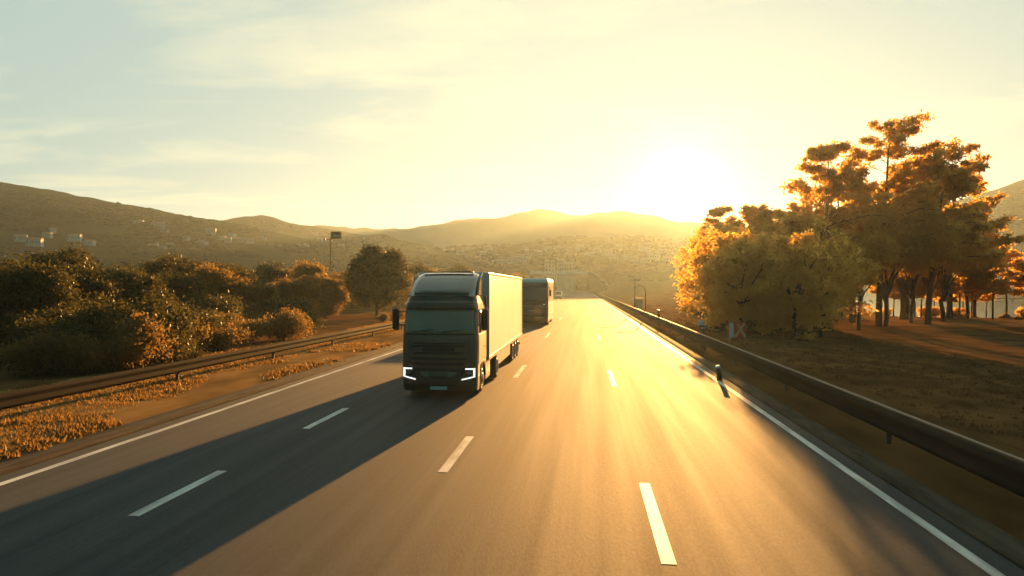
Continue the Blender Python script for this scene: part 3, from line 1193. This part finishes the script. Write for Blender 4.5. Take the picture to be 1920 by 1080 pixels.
for (hl, px, py, lab, grp) in spots:
    p = hl.place(px, py)
    k = 1 if rng.random() < .35 else 0
    src = (hp, hp2)[k]
    if first[k]:
        o, first[k] = src, False
    else:
        o = copy_tree(src)
    o.location = (p[0], p[1], p[2] + .8)
    o.rotation_euler = (0, 0, rng.uniform(-.7, .7))
    s = rng.uniform(.30, .46) if hl is left else rng.uniform(.6, .9)
    o.scale = (s, s, s)
    tag(o, lab, 'house', grp)


# ------------------------------------------------------------------ trees and bushes
def limb(b, p0, p1, r0, r1, rg, wob=.08, n=5):
    p0, p1 = np.array(p0, float), np.array(p1, float)
    L = np.linalg.norm(p1 - p0)
    pts, rr = [], []
    for k in range(n + 1):
        t = k / n
        q = p0 + (p1 - p0) * t + (rg.normal(size=3) * wob * L * .5 * math.sin(math.pi * t))
        q[2] += .10 * L * math.sin(math.pi * t)
        pts.append(tuple(q))
        rr.append(r0 + (r1 - r0) * t)
    b.tube(pts, rr, 7, True)


def broad_tree(seed, h, rw, leaf, lm, nclump=46, per=150, trunk=.22, low=.25, ragged=0.0):
    """round crowned tree: trunk, limbs and leaf clumps through an uneven ellipsoid"""
    rg = np.random.default_rng(seed)
    root = empty('tree')
    zc = h * (1 + low) / 2
    hz = h * (1 - low) / 2
    C, S = [], []
    while len(C) < nclump:
        d = rg.normal(size=3)
        d /= np.linalg.norm(d)
        r = rg.uniform(.35, .92) ** .6 * (1 + ragged * rg.uniform(-.6, 1.0))
        lobe = 1 + .22 * math.sin(3 * math.atan2(d[1], d[0]) + seed) * (1 - abs(d[2]))
        C.append((d[0] * rw * r * lobe * .82, d[1] * rw * r * lobe * .82, zc + d[2] * hz * r * .86))
        S.append(rw * rg.uniform(.20, .36) * (1 - .45 * ragged))
    b = MB()
    top = (rg.normal() * .1, rg.normal() * .1, h * .45)
    limb(b, (0, 0, -.4), top, trunk, trunk * .6, rg, .04)
    for k in range(12):
        q = C[int(rg.integers(len(C)))]
        limb(b, (top[0] * .6, top[1] * .6, h * rg.uniform(.18, .44)), q, trunk * .4, trunk * .08, rg)
    b.build('trunk', M['bark'], root)
    V, Fq = leaf_quads(C, np.array(S), leaf, per, rg, .8, .25)
    link('crown', mesh_np('crown', V, Fq, lm), root)
    return root


def pine_tree(seed, h, lm, spread, leaf=.30, levels=11, start=.30, lean=.06, per=110, trunk=.34, flat=.38):
    """open pine: tall trunk, level branches, flat needle pads with gaps"""
    rg = np.random.default_rng(seed)
    root = empty('pine_tree')
    b = MB()
    pts = [(lean * h * t ** 1.5, rg.normal() * .12 * t, h * t * .97) for t in np.linspace(0, 1, 9)]
    pts[0] = (0, 0, -.5)
    b.tube(pts, [trunk * (1 - .88 * t) for t in np.linspace(0, 1, 9)], 9)
    C, S = [], []
    for k in range(levels):
        t = start + (1 - start) * (k + rg.uniform(-.25, .25)) / (levels - 1)
        t = min(max(t, start), .99)
        z0 = h * t
        base = (lean * h * t ** 1.5, 0, z0 * .97)
        prof = math.sin(math.pi * min(1, (1.04 - t) / (1.04 - start)) ** .75 * .62 + .08)
        for q in range(int(rg.integers(3, 6))):
            a = rg.uniform(0, 6.283)
            L = spread * prof * rg.uniform(.45, 1.1)
            L *= 1.12 if math.cos(a) > 0 else .88
            tip = (base[0] + math.cos(a) * L, math.sin(a) * L, z0 + L * rg.uniform(.05, .32))
            limb(b, base, tip, trunk * .22 * (1.1 - t), .025, rg, .06)
            m = max(2, int(L / 1.0))
            for i in range(m):
                f = .35 + .65 * (i + 1) / m
                C.append((base[0] + (tip[0] - base[0]) * f + rg.normal() * .3, tip[1] * f + rg.normal() * .3,
                          base[2] + (tip[2] - base[2]) * f + .15 + rg.normal() * .12))
                S.append(rg.uniform(.55, 1.05) * (.6 + spread * .07))
    b.build('trunk', M['bark'], root)
    V, Fq = leaf_quads(C, np.array(S), leaf, per, rg, flat, .2)
    link('crown', mesh_np('crown', V, Fq, lm), root)
    return root


def bush(seed, h, rw, leaf, lm, nclump=22, per=120):
    rg = np.random.default_rng(seed)
    root = empty('bush')
    C, S = [], []
    for k in range(nclump):
        a = rg.uniform(0, 6.283)
        r = rw * math.sqrt(rg.random()) * .8
        zz = h * rg.uniform(.15, .8) * (1 - .5 * (r / rw) ** 2)
        C.append((r * math.cos(a), r * math.sin(a), zz))
        S.append(rw * rg.uniform(.22, .38))
    b = MB()
    for k in range(6):
        limb(b, (rg.normal() * .1, rg.normal() * .1, -.3), C[k * 3], .05, .012, rg)
    b.build('stem', M['bark'], root)
    V, Fq = leaf_quads(C, np.array(S), leaf, per, rg, .8, .2)
    link('foliage', mesh_np('foliage', V, Fq, lm), root)
    return root


placed = set()


def put(src, x, y, s, label, cat, grp=None, rz=None, zs=1.0, dz=0.0, z=None):
    if src.name in placed:
        o = copy_tree(src)
    else:
        o = src
        placed.add(src.name)
    o.location = (x, y, (gz(x, y) if z is None else z) + dz)
    o.rotation_euler = (0, 0, rng.uniform(0, 6.28) if rz is None else rz)
    o.scale = (s, s, s * zs)
    for k in ('label', 'category', 'group'):
        if k in o: del o[k]
    return tag(o, label, cat, grp)


rng = random.Random(77)
# the big round tree left of the lorry
rt = broad_tree(21, 9.0, 4.0, .24, M['leaf_dark'], 80, 210, .26, .06)
x, y = at(706, 84)
put(rt, x, y, 1.0, 'large dark round tree standing left of the lorry cab', 'tree', rz=.5)

# kinds for the left-hand thicket
bt = [broad_tree(31, 7.0, 3.4, .15, M['leaf_dark'], 60, 330, .18, .05),
      broad_tree(32, 6.2, 3.2, .15, M['leaf_olive'], 54, 330, .16, .08),
      broad_tree(33, 5.5, 3.0, .14, M['leaf_rust'], 50, 330, .15, .05)]
bu = [bush(41, 2.6, 2.2, .075, M['leaf_dark'], 30, 460), bush(42, 2.2, 1.9, .07, M['leaf_olive'], 28, 440), bush(43, 1.9, 1.8, .07, M['leaf_rust'], 26, 440)]
tl = ['dark green leafy tree in the thicket left of the road', 'olive green leafy tree in the thicket left of the road',
      'rust brown leafy tree in the thicket left of the road']
bl = ['dark green rounded bush in the roadside thicket on the left', 'olive green rounded bush in the roadside thicket on the left',
      'rust brown rounded bush in the roadside thicket on the left']
# (column, depth, scale, kind)
for (px, d, s, k) in ((-60, 34, 1.0, 1), (60, 36, .95, 1), (150, 40, .95, 0), (250, 44, .92, 1), (-150, 36, 1.1, 0), (330, 52, 1.0, 0),
                      (20, 56, 1.35, 0), (190, 62, 1.50, 0), (240, 66, 1.5, 0), (110, 50, 1.15, 2), (340, 72, 1.35, 1), (300, 58, .9, 2),
                      (400, 62, .95, 1), (440, 70, 1.15, 0), (470, 84, 1.35, 0), (420, 90, 1.5, 0), (520, 78, 1.1, 2), (560, 74, .95, 2),
                      (510, 96, 1.35, 0), (585, 92, 1.15, 1), (610, 86, 1.0, 2), (640, 98, 1.1, 2), (545, 120, 1.5, 0), (480, 62, .8, 2),
                      (600, 130, 1.5, 0), (660, 120, 1.0, 0), (380, 110, 1.9, 0), (280, 95, 1.9, 1), (70, 90, 2.0, 1), (140, 110, 2.0, 2),
                      (745, 118, 1.15, 2), (780, 135, 1.2, 0), (830, 150, 1.2, 2), (860, 165, 1.35, 0), (905, 175, 1.2, 1), (800, 180, 1.5, 1),
                      (940, 190, 1.2, 0), (760, 150, 1.3, 0), (690, 145, 1.4, 1), (970, 210, 1.3, 1), (880, 210, 1.6, 2), (1000, 230, 1.3, 0)):
    x, y = at(px, d)
    if x > -18 and d < 300 and px < 700:
        x = -18 - rng.random() * 2
    if px >= 700:
        x = min(x, -17 - .02 * d)
    if px < 690:
        d2 = x * -SY + y * CY
        s = min(s, (zat(rng.uniform(474, 512), d2) - gz(x, y)) / (7.6, 6.8, 6.0)[k])
    if px < 400 and d < 75:
        k = 0
    put(bt[k], x, y, s, tl[k], 'tree', 'trees in the thicket on the left')
for i in range(64):
    d = 27 + 78 * rng.random() ** 1.1
    px = rng.uniform(-120, 640)
    x, y = at(px, d)
    x = min(x, -19.5 - rng.random() * 3)
    k = rng.choice((0, 0, 0, 0, 1)) if px < 380 else rng.choice((0, 1, 2, 2))
    put(bu[k], x, y, rng.uniform(.8, 1.45), bl[k], 'bush', 'bushes in the thicket on the left', zs=rng.uniform(.8, 1.1))
for i in range(14):
    d = 70 + 120 * rng.random()
    x = -17.2 - rng.random() * 4
    put(bu[2], x, d, rng.uniform(.35, .7), 'small tawny shrub on the dry grass behind the left guard rail', 'shrub', 'small shrubs behind the left guard rail')

# floodlight mast beside the round tree
x, y = at(620, 122)
z = gz(x, y)
top = zat(446, 122) - z
ms = tag(empty('mast', (x, y, z)), 'tall slim mast with a box panel left of the round tree', 'mast')
MB().tube([(0, 0, -.3), (0, 0, top * .5), (0, 0, top)], [.17, .13, .10], 10).build('pole', M['soil'], ms)
MB().box(.1, 1.9, -.22, .22, top - .1, top + 1.05, .05).build('box_panel', M['soil'], ms)
MB().box(.6, 1.8, -.26, -.21, top + .15, top + .45, .01).build('lamp_face', M['plate'], ms)
MB().tube([(-1.1, 0, top - .35), (.9, 0, top - .1)], .05, 6).build('cross_arm', M['post'], ms)
MB().box(-1.25, -.85, -.12, .12, top - .45, top - .1, .03).build('lamp_head', M['plate'], ms)

# ---- right-hand side
pines = [pine_tree(51, 22.0, M['leaf_pine'], 6.6, .25, 17, .30, .05, 90, .36, .55),
         pine_tree(52, 18.0, M['leaf_pine'], 6.4, .25, 15, .30, .12, 90, .32, .55),
         pine_tree(53, 15.0, M['leaf_pine'], 4.4, .23, 14, .26, .03, 90, .26, .6)]
for (px, top, d, k, rz, lab) in ((1648, 236, 84, 0, .0, 'tallest dark pine standing above all others at the right'),
                                 (1545, 285, 80, 2, .3, 'pointed pine just left of the tallest pine at the right'),
                                 (1740, 285, 86, 1, .2, 'broad wind-swept pine just right of the tallest pine'),
                                 (1598, 335, 92, 1, 2.6, 'shorter pine between the pointed pine and the tallest pine'),
                                 (1700, 318, 95, 2, 1.1, 'narrow pine close behind the tallest pine on its right side'),
                                 (1782, 322, 97, 0, .7, 'pine with a spreading top at the right end of the tall clump'),
                                 (1828, 395, 100, 2, 4.0, 'lowest pine at the right end of the tall clump')):
    x, y = at(px, d)
    z = gz(x, y)
    hh = {0: 22.0, 1: 18.0, 2: 15.0}[k]
    put(pines[k], x, y, (zat(top, d) - z) / hh, lab, 'pine tree', 'tall pines at the lake shore', rz)
rb = [broad_tree(61, 9.0, 3.6, .20, M['leaf_pine'], 56, 90, .20, .10, .5),
      broad_tree(62, 8.0, 3.8, .20, M['leaf_pine'], 52, 90, .20, .08, .5),
      broad_tree(63, 9.0, 3.5, .24, M['leaf_pine'], 42, 105, .20, .48),
      broad_tree(64, 8.0, 3.6, .24, M['leaf_pine'], 40, 105, .20, .46),
      broad_tree(65, 9.0, 3.6, .19, M['leaf_pine'], 74, 150, .20, .06, .55),
      broad_tree(66, 8.0, 3.8, .19, M['leaf_pine'], 70, 150, .20, .06, .6)]
for (px, top, d, k) in ((1308, 426, 98, 0), (1314, 428, 86, 1), (1322, 430, 75, 0), (1338, 434, 65, 1), (1352, 438, 56, 0), (1384, 440, 60, 1), (1430, 432, 58, 0), (1336, 424, 112, 1),
                        (1490, 440, 56, 1), (1540, 430, 60, 0), (1380, 428, 105, 1), (1418, 430, 100, 0), (1455, 436, 92, 1), (1490, 425, 84, 0), (1405, 440, 74, 1),
                        (1465, 450, 66, 1), (1330, 425, 140, 0), (1300, 440, 170, 1), (1275, 455, 210, 0), (1520, 430, 76, 0), (1560, 440, 72, 1),
                        (1610, 430, 78, 0), (1660, 420, 84, 1), (1710, 425, 88, 0), (1770, 420, 92, 1), (1240, 470, 260, 1), (1215, 478, 300, 0),
                        (1600, 375, 90, 0), (1690, 370, 94, 1), (1745, 395, 94, 1), (1815, 440, 98, 0)):
    x, y = at(px, d)
    z = gz(x, y)
    hh = (9.0, 8.0)[k]
    if px >= 1580:
        k += 2
    elif d < 100 and px < 1500:
        k += 4
    x = max(x, 9.5, 5.6 + (y - 20) * .115 + 3.4 * (zat(top, d) - z) / hh * (.80 if d < 80 else 1.0))
    put(rb[k], x, y, (zat(top, d) - z) / hh, 'golden backlit leafy tree in the row right of the road', 'tree', 'backlit trees right of the road')
for (px, top, d, lab) in ((1347, 396, 118, 'slender backlit conifer nearest the sun in the row right of the road'),
                          (1412, 394, 108, 'slender backlit conifer in the middle of the row right of the road'),
                          (1440, 402, 100, 'shorter slender conifer beside the middle one right of the road'),
                          (1478, 408, 92, 'slender backlit conifer at the right end of the row before the tall pines')):
    x, y = at(px, d)
    z = gz(x, y)
    put(pines[2], x, y, (zat(top, d) - z) / 15.0, lab, 'conifer', 'tall pines at the lake shore')
# slim lakeside trees: bare trunks with thin crowns
sl = [pine_tree(71, 7.5, M['leaf_pine'], 1.7, .2, 9, .42, .03, 60, .13), pine_tree(72, 6.5, M['leaf_pine'], 1.9, .2, 8, .40, -.02, 50, .12)]
for i, px in enumerate((1648, 1664, 1690, 1706, 1728, 1745, 1752, 1776, 1800, 1806, 1822, 1850, 1862, 1888, 1922, 1960, 1676, 1716)):
    d = rng.uniform(94, 104)
    x, y = at(px, d)
    s = rng.uniform(.8, 1.35)
    put(sl[i % 2], x, y, s, 'slim bare-trunked tree on the lake bank', 'tree', 'slim trees on the lake bank')
rbu = [bush(81, 2.0, 1.9, .17, M['leaf_pine'], 20, 110), bush(82, 1.6, 1.6, .15, M['leaf_rust'], 18, 110)]
for i in range(34):
    if i < 16:
        px, d = rng.uniform(1560, 1960), rng.uniform(94, 106)
        lab, grp = 'low bush on the lake bank between the slim trunks', 'bushes on the lake bank'
        s = rng.uniform(.35, .75)
    else:
        px, d = rng.uniform(1230, 1560), rng.uniform(60, 150)
        lab, grp = 'golden backlit bush below the leafy trees right of the road', 'bushes right of the road'
        s = rng.uniform(.6, 1.3)
    x, y = at(px, d)
    x = max(x, 10)
    put(rbu[i % 2], x, y, s, lab, 'bush', grp)

# sunlit soil bank by the lake
P = []
for i in range(40):
    px = 1600 + i * 14
    row = []
    for j in range(8):
        d = 84 + j * 2.6 + 1.5 * math.sin(i * .4)
        x, y = at(px, d)
        e = math.sin(math.pi * j / 7)
        row.append((x, y, gz(x, y) - .03 + e * (.12 + .1 * mnoise.noise((x * .3, y * .3, 1)))))
    P.append(row)
tag(MB().grid(P).build('soil_bank', M['soil']), 'orange bare soil bank along the near lake shore', 'bank', kind='structure')

# jetty across the water
x0, y0 = at(1838, 190)
jt = tag(empty('jetty', (x0, y0, LAKE_Z)), 'long low jetty crossing the lake at the right edge', 'jetty')
MB().box(0, 46, -1, 1, .55, .8, .03).build('deck', M['dark_concrete'], jt)
for k in range(7):
    MB().tube([(1 + k * 7.2, 0, -1.5), (1 + k * 7.2, 0, .548)], .16, 8).build('pile', M['bark'], jt)

# ------------------------------------------------------------------ roadside furniture on the right
def on_road(px, depth):
    return at(px, depth)


sx, sy = at(1383, 46)
sg = tag(empty('road_sign', (sx, sy, gz(sx, sy)), .12), 'faded red and white square sign behind the right guard rail', 'road sign')
zb = zat(634, 46) - gz(sx, sy)
zt_ = zat(604, 46) - gz(sx, sy)
MB().box(-.57, .57, -.02, .02, zb, zt_, .008).build('sign_panel', M['sign_red'], sg)
MB().box(-.54, -.24, -.027, -.022, zb + .03, zt_ - .03).build('white_stripe', M['sign_white'], sg)
zc = (zb + zt_) / 2
b = MB()
hh = (zt_ - zb) / 2 - .08
for (a0, a1) in (((-.15, -hh), (.47, hh)), ((.0, hh), (.5, -hh))):
    dx, dz = a1[0] - a0[0], a1[1] - a0[1]
    L = math.hypot(dx, dz)
    nx_, nz_ = -dz / L * .07, dx / L * .07
    q = [(a0[0] + nx_, a0[1] + nz_), (a1[0] + nx_, a1[1] + nz_), (a1[0] - nx_, a1[1] - nz_), (a0[0] - nx_, a0[1] - nz_)]
    off = -.026 if dx > .55 else -.029
    b.add([(p[0], off, zc + p[1]) for p in q] + [(p[0], off + .004, zc + p[1]) for p in q],
          [(0, 1, 2, 3), (7, 6, 5, 4), (0, 4, 5, 1), (1, 5, 6, 2), (2, 6, 7, 3), (3, 7, 4, 0)])
b.build('cross_mark', M['sign_pink'], sg)
for s in (-.33, .33):
    MB().box(s - .035, s + .035, .021, .08, -.3, zt_ - .1, .006).build('leg', M['post'], sg)

# delineator with blue-white reflector at the rail
ry = (F * 6.75 / 208)
dl = tag(empty('delineator_post', (6.95, ry, zr(ry))), 'dark post with a pale blue reflector rising above the guard rail', 'delineator')
MB().box(-.09, .09, -.05, .05, -.3, 1.30, .02).build('post', M['black_plastic'], dl)
MB().box(-.17, .13, -.075, -.02, 1.30, 1.58, .03).build('reflector', M['reflector'], dl)
MB().box(-.13, .42, -.05, .05, 1.12, 1.24, .02).build('bracket', M['black_plastic'], dl)
# stub marker on the right edge line
mk = tag(empty('marker_post', (5.12, 27.6, zr(27.6))), 'short dark marker stub standing on the right edge line', 'marker')
MB().tube([(0, 0, -.1), (0, 0, .22), (-.06, -.02, .5)], [.11, .10, .085], 10).build('post', M['black_plastic'], mk)
MB().tube([(-.058, -.02, .49), (-.075, -.025, .57)], [.10, .08], 10).build('cap', M['reflector'], mk)
# taller rail posts that stand above the beam
for (px, d, h_) in ((1226, 66, 1.45), (1311, 41.5, 1.15)):
    x, y = at(px, d)
    t = tag(empty('rail_marker', (6.9, y, zr(y))), 'dark post clamped behind the right guard rail %s' % ('farther down the road' if d > 50 else 'beside the pale blue reflector'), 'post')
    MB().box(-.10, .10, -.06, .06, -.3, h_, .02).build('post', M['post'], t)
    MB().box(-.11, .11, -.07, .07, h_ + .002, h_ + .05, .015).build('cap', M['skirt'], t)
# roadside cabinet
x, y = at(1197, 118)
cb = tag(empty('cabinet', (max(x, 8.2), y, zr(y))), 'small pale utility cabinet behind the far end of the right guard rail', 'cabinet')
MB().box(-.8, .8, -.4, .4, -.3, 1.75, .03).build('body', M['white_metal'], cb)
MB().box(-.86, .86, -.46, .46, 1.753, 1.85, .02).build('lid', M['concrete'], cb)
MB().box(-.7, -.03, -.42, -.40, .15, 1.6, .008).build('door', M['skirt'], cb)
MB().box(.03, .7, -.42, -.40, .15, 1.6, .008).build('door', M['skirt'], cb)
# curved lamp posts far down the right edge; their shadows fall over the road
for (yy, hp_) in ((104, 5.2), (86, 3.8)):
    lp = tag(empty('lamp_post', (7.3, yy, zr(yy))), 'thin curved lamp post by the right guard rail, %s one' % ('taller farther' if yy > 90 else 'shorter nearer'), 'lamp post')
    MB().tube([(0, 0, -.3), (0, 0, hp_ * .8), (-.12, 0, hp_ * .93), (-.5, 0, hp_), (-1.0, 0, hp_ * 1.0)], [.09, .07, .06, .05, .045], 8).build('pole', M['post'], lp)
    MB().box(-1.45, -.95, -.12, .12, hp_ - .06, hp_ + .05, .03).build('lamp_head', M['skirt'], lp)

# ------------------------------------------------------------------ sky
w = bpy.data.worlds.new('World')
scene.world = w
w.use_nodes = True
nt = w.node_tree
bg = nt.nodes['Background']
sky = N(nt, 'ShaderNodeTexSky', sky_type='NISHITA')
sky.sun_disc = False
sky.sun_elevation = SUN_EL
sky.sun_rotation = SUN_AZ
sky.air_density = 1.0
sky.dust_density = 0.7
sky.ozone_density = 2.0
geo = N(nt, 'ShaderNodeTexCoord')
sep = N(nt, 'ShaderNodeSeparateXYZ')
nt.links.new(geo.outputs['Generated'], sep.inputs[0])
# cloud layer: direction projected on a flat sheet overhead
zc_ = N(nt, 'ShaderNodeMath', operation='MAXIMUM')
zc_.inputs[1].default_value = 0.03
nt.links.new(sep.outputs['Z'], zc_.inputs[0])
zz_ = N(nt, 'ShaderNodeMath', operation='ADD')
zz_.inputs[1].default_value = 0.06
nt.links.new(zc_.outputs[0], zz_.inputs[0])
dx_ = N(nt, 'ShaderNodeMath', operation='DIVIDE')
dy_ = N(nt, 'ShaderNodeMath', operation='DIVIDE')
nt.links.new(sep.outputs['X'], dx_.inputs[0]); nt.links.new(zz_.outputs[0], dx_.inputs[1])
nt.links.new(sep.outputs['Y'], dy_.inputs[0]); nt.links.new(zz_.outputs[0], dy_.inputs[1])
cmb = N(nt, 'ShaderNodeCombineXYZ')
nt.links.new(dx_.outputs[0], cmb.inputs[0]); nt.links.new(dy_.outputs[0], cmb.inputs[1])
mp = N(nt, 'ShaderNodeMapping')
mp.inputs['Rotation'].default_value = (0, 0, R(14))
mp.inputs['Scale'].default_value = (.55, 1.0, 1)
mp.inputs['Location'].default_value = (2.3, 0.4, 0)
nt.links.new(cmb.outputs[0], mp.inputs[0])
cn = N(nt, 'ShaderNodeTexNoise')
cn.inputs['Scale'].default_value = 1.15
cn.inputs['Detail'].default_value = 9
cn.inputs['Roughness'].default_value = .58
cn.inputs['Distortion'].default_value = .5
nt.links.new(mp.outputs[0], cn.inputs['Vector'])
cr = N(nt, 'ShaderNodeValToRGB')
cr.color_ramp.elements[0].position = .48
cr.color_ramp.elements[1].position = .68
nt.links.new(cn.outputs['Fac'], cr.inputs[0])
# sky tinted by the warm dusty air
tint = N(nt, 'ShaderNodeMix', data_type='RGBA', blend_type='MULTIPLY')
tint.inputs['Factor'].default_value = 1
tint.inputs['B'].default_value = (1.12, 1.43, 1.30, 1)
gm = N(nt, 'ShaderNodeGamma')
gm.inputs['Gamma'].default_value = 0.08
nt.links.new(sky.outputs[0], gm.inputs[0])
nt.links.new(gm.outputs[0], tint.inputs['A'])
# clouds brighten the sky behind them
cl = N(nt, 'ShaderNodeMix', data_type='RGBA', blend_type='MULTIPLY')
cl.inputs['Factor'].default_value = 1
cl.inputs['B'].default_value = (1.70, 1.34, 1.08, 1)
nt.links.new(tint.outputs['Result'], cl.inputs['A'])
cm = N(nt, 'ShaderNodeMix', data_type='RGBA')
nt.links.new(cr.outputs[0], cm.inputs['Factor'])
nt.links.new(tint.outputs['Result'], cm.inputs['A'])
nt.links.new(cl.outputs['Result'], cm.inputs['B'])
# glare of the sun itself (the sky's own disc is off)
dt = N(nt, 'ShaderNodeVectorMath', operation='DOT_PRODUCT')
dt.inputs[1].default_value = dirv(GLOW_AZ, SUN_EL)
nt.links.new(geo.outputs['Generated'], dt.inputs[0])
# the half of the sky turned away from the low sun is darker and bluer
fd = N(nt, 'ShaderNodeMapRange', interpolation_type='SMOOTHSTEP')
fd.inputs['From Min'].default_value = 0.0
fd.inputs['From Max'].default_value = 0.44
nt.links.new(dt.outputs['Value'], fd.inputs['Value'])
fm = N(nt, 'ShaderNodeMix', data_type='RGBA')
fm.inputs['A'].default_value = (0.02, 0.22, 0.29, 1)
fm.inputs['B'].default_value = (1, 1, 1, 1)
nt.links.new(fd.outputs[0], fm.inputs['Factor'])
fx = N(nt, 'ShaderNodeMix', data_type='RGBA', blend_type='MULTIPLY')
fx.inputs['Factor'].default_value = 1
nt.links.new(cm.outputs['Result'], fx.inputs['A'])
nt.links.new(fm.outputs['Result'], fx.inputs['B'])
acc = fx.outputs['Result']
for (power, strength, col) in ((2600, 16.0, (1, .95, .78)), (420, 1.6, (1, .90, .60))):
    mx_ = N(nt, 'ShaderNodeMath', operation='MAXIMUM')
    mx_.inputs[1].default_value = 0
    nt.links.new(dt.outputs['Value'], mx_.inputs[0])
    pw = N(nt, 'ShaderNodeMath', operation='POWER')
    pw.inputs[1].default_value = power
    nt.links.new(mx_.outputs[0], pw.inputs[0])
    ml = N(nt, 'ShaderNodeVectorMath', operation='SCALE')
    ml.inputs[0].default_value = tuple(c * strength for c in col)
    nt.links.new(pw.outputs[0], ml.inputs['Scale'])
    ad = N(nt, 'ShaderNodeVectorMath', operation='ADD')
    nt.links.new(acc, ad.inputs[0])
    nt.links.new(ml.outputs[0], ad.inputs[1])
    acc = ad.outputs[0]
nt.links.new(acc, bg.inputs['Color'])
bg.inputs['Strength'].default_value = 0.097

# ------------------------------------------------------------------ sun
sl_ = bpy.data.lights.new('sun', 'SUN')
sl_.energy = 5.0
sl_.angle = R(.5)
sl_.color = (1.0, .47, .12)
so = bpy.data.objects.new('sun', sl_)
COL.objects.link(so)
so.location = (30, 100, 60)
so.rotation_euler = (-dirv(SUN_AZ, SUN_EL)).to_track_quat('-Z', 'Y').to_euler()

# ------------------------------------------------------------------ haze
hz = MB().box(-1450, 1450, -140, 1450, -30, 124).build('haze', M['paint'])
hm = bpy.data.materials.new('haze')
hm.use_nodes = True
hn = hm.node_tree
hn.nodes.clear()
ho = N(hn, 'ShaderNodeOutputMaterial')
pv = N(hn, 'ShaderNodeVolumePrincipled')
pv.inputs['Color'].default_value = (0.64, .86, 1.0, 1)
pv.inputs['Density'].default_value = 1.9e-4
pv.inputs['Anisotropy'].default_value = 0.62
hn.links.new(pv.outputs[0], ho.inputs['Volume'])
hz.data.materials[0] = hm
tag(hz, 'golden evening haze over the valley', 'haze', kind='stuff')

# ------------------------------------------------------------------ render settings
scene.view_settings.view_transform = 'Standard'
scene.view_settings.look = 'None'
scene.view_settings.exposure = 2.0
scene.view_settings.gamma = 1
scene.render.engine = 'CYCLES'
cy = scene.cycles
cy.use_denoising = True
cy.max_bounces = 10
cy.diffuse_bounces = 7
cy.glossy_bounces = 3
cy.transmission_bounces = 4
cy.volume_bounces = 0
cy.sample_clamp_indirect = 6.0
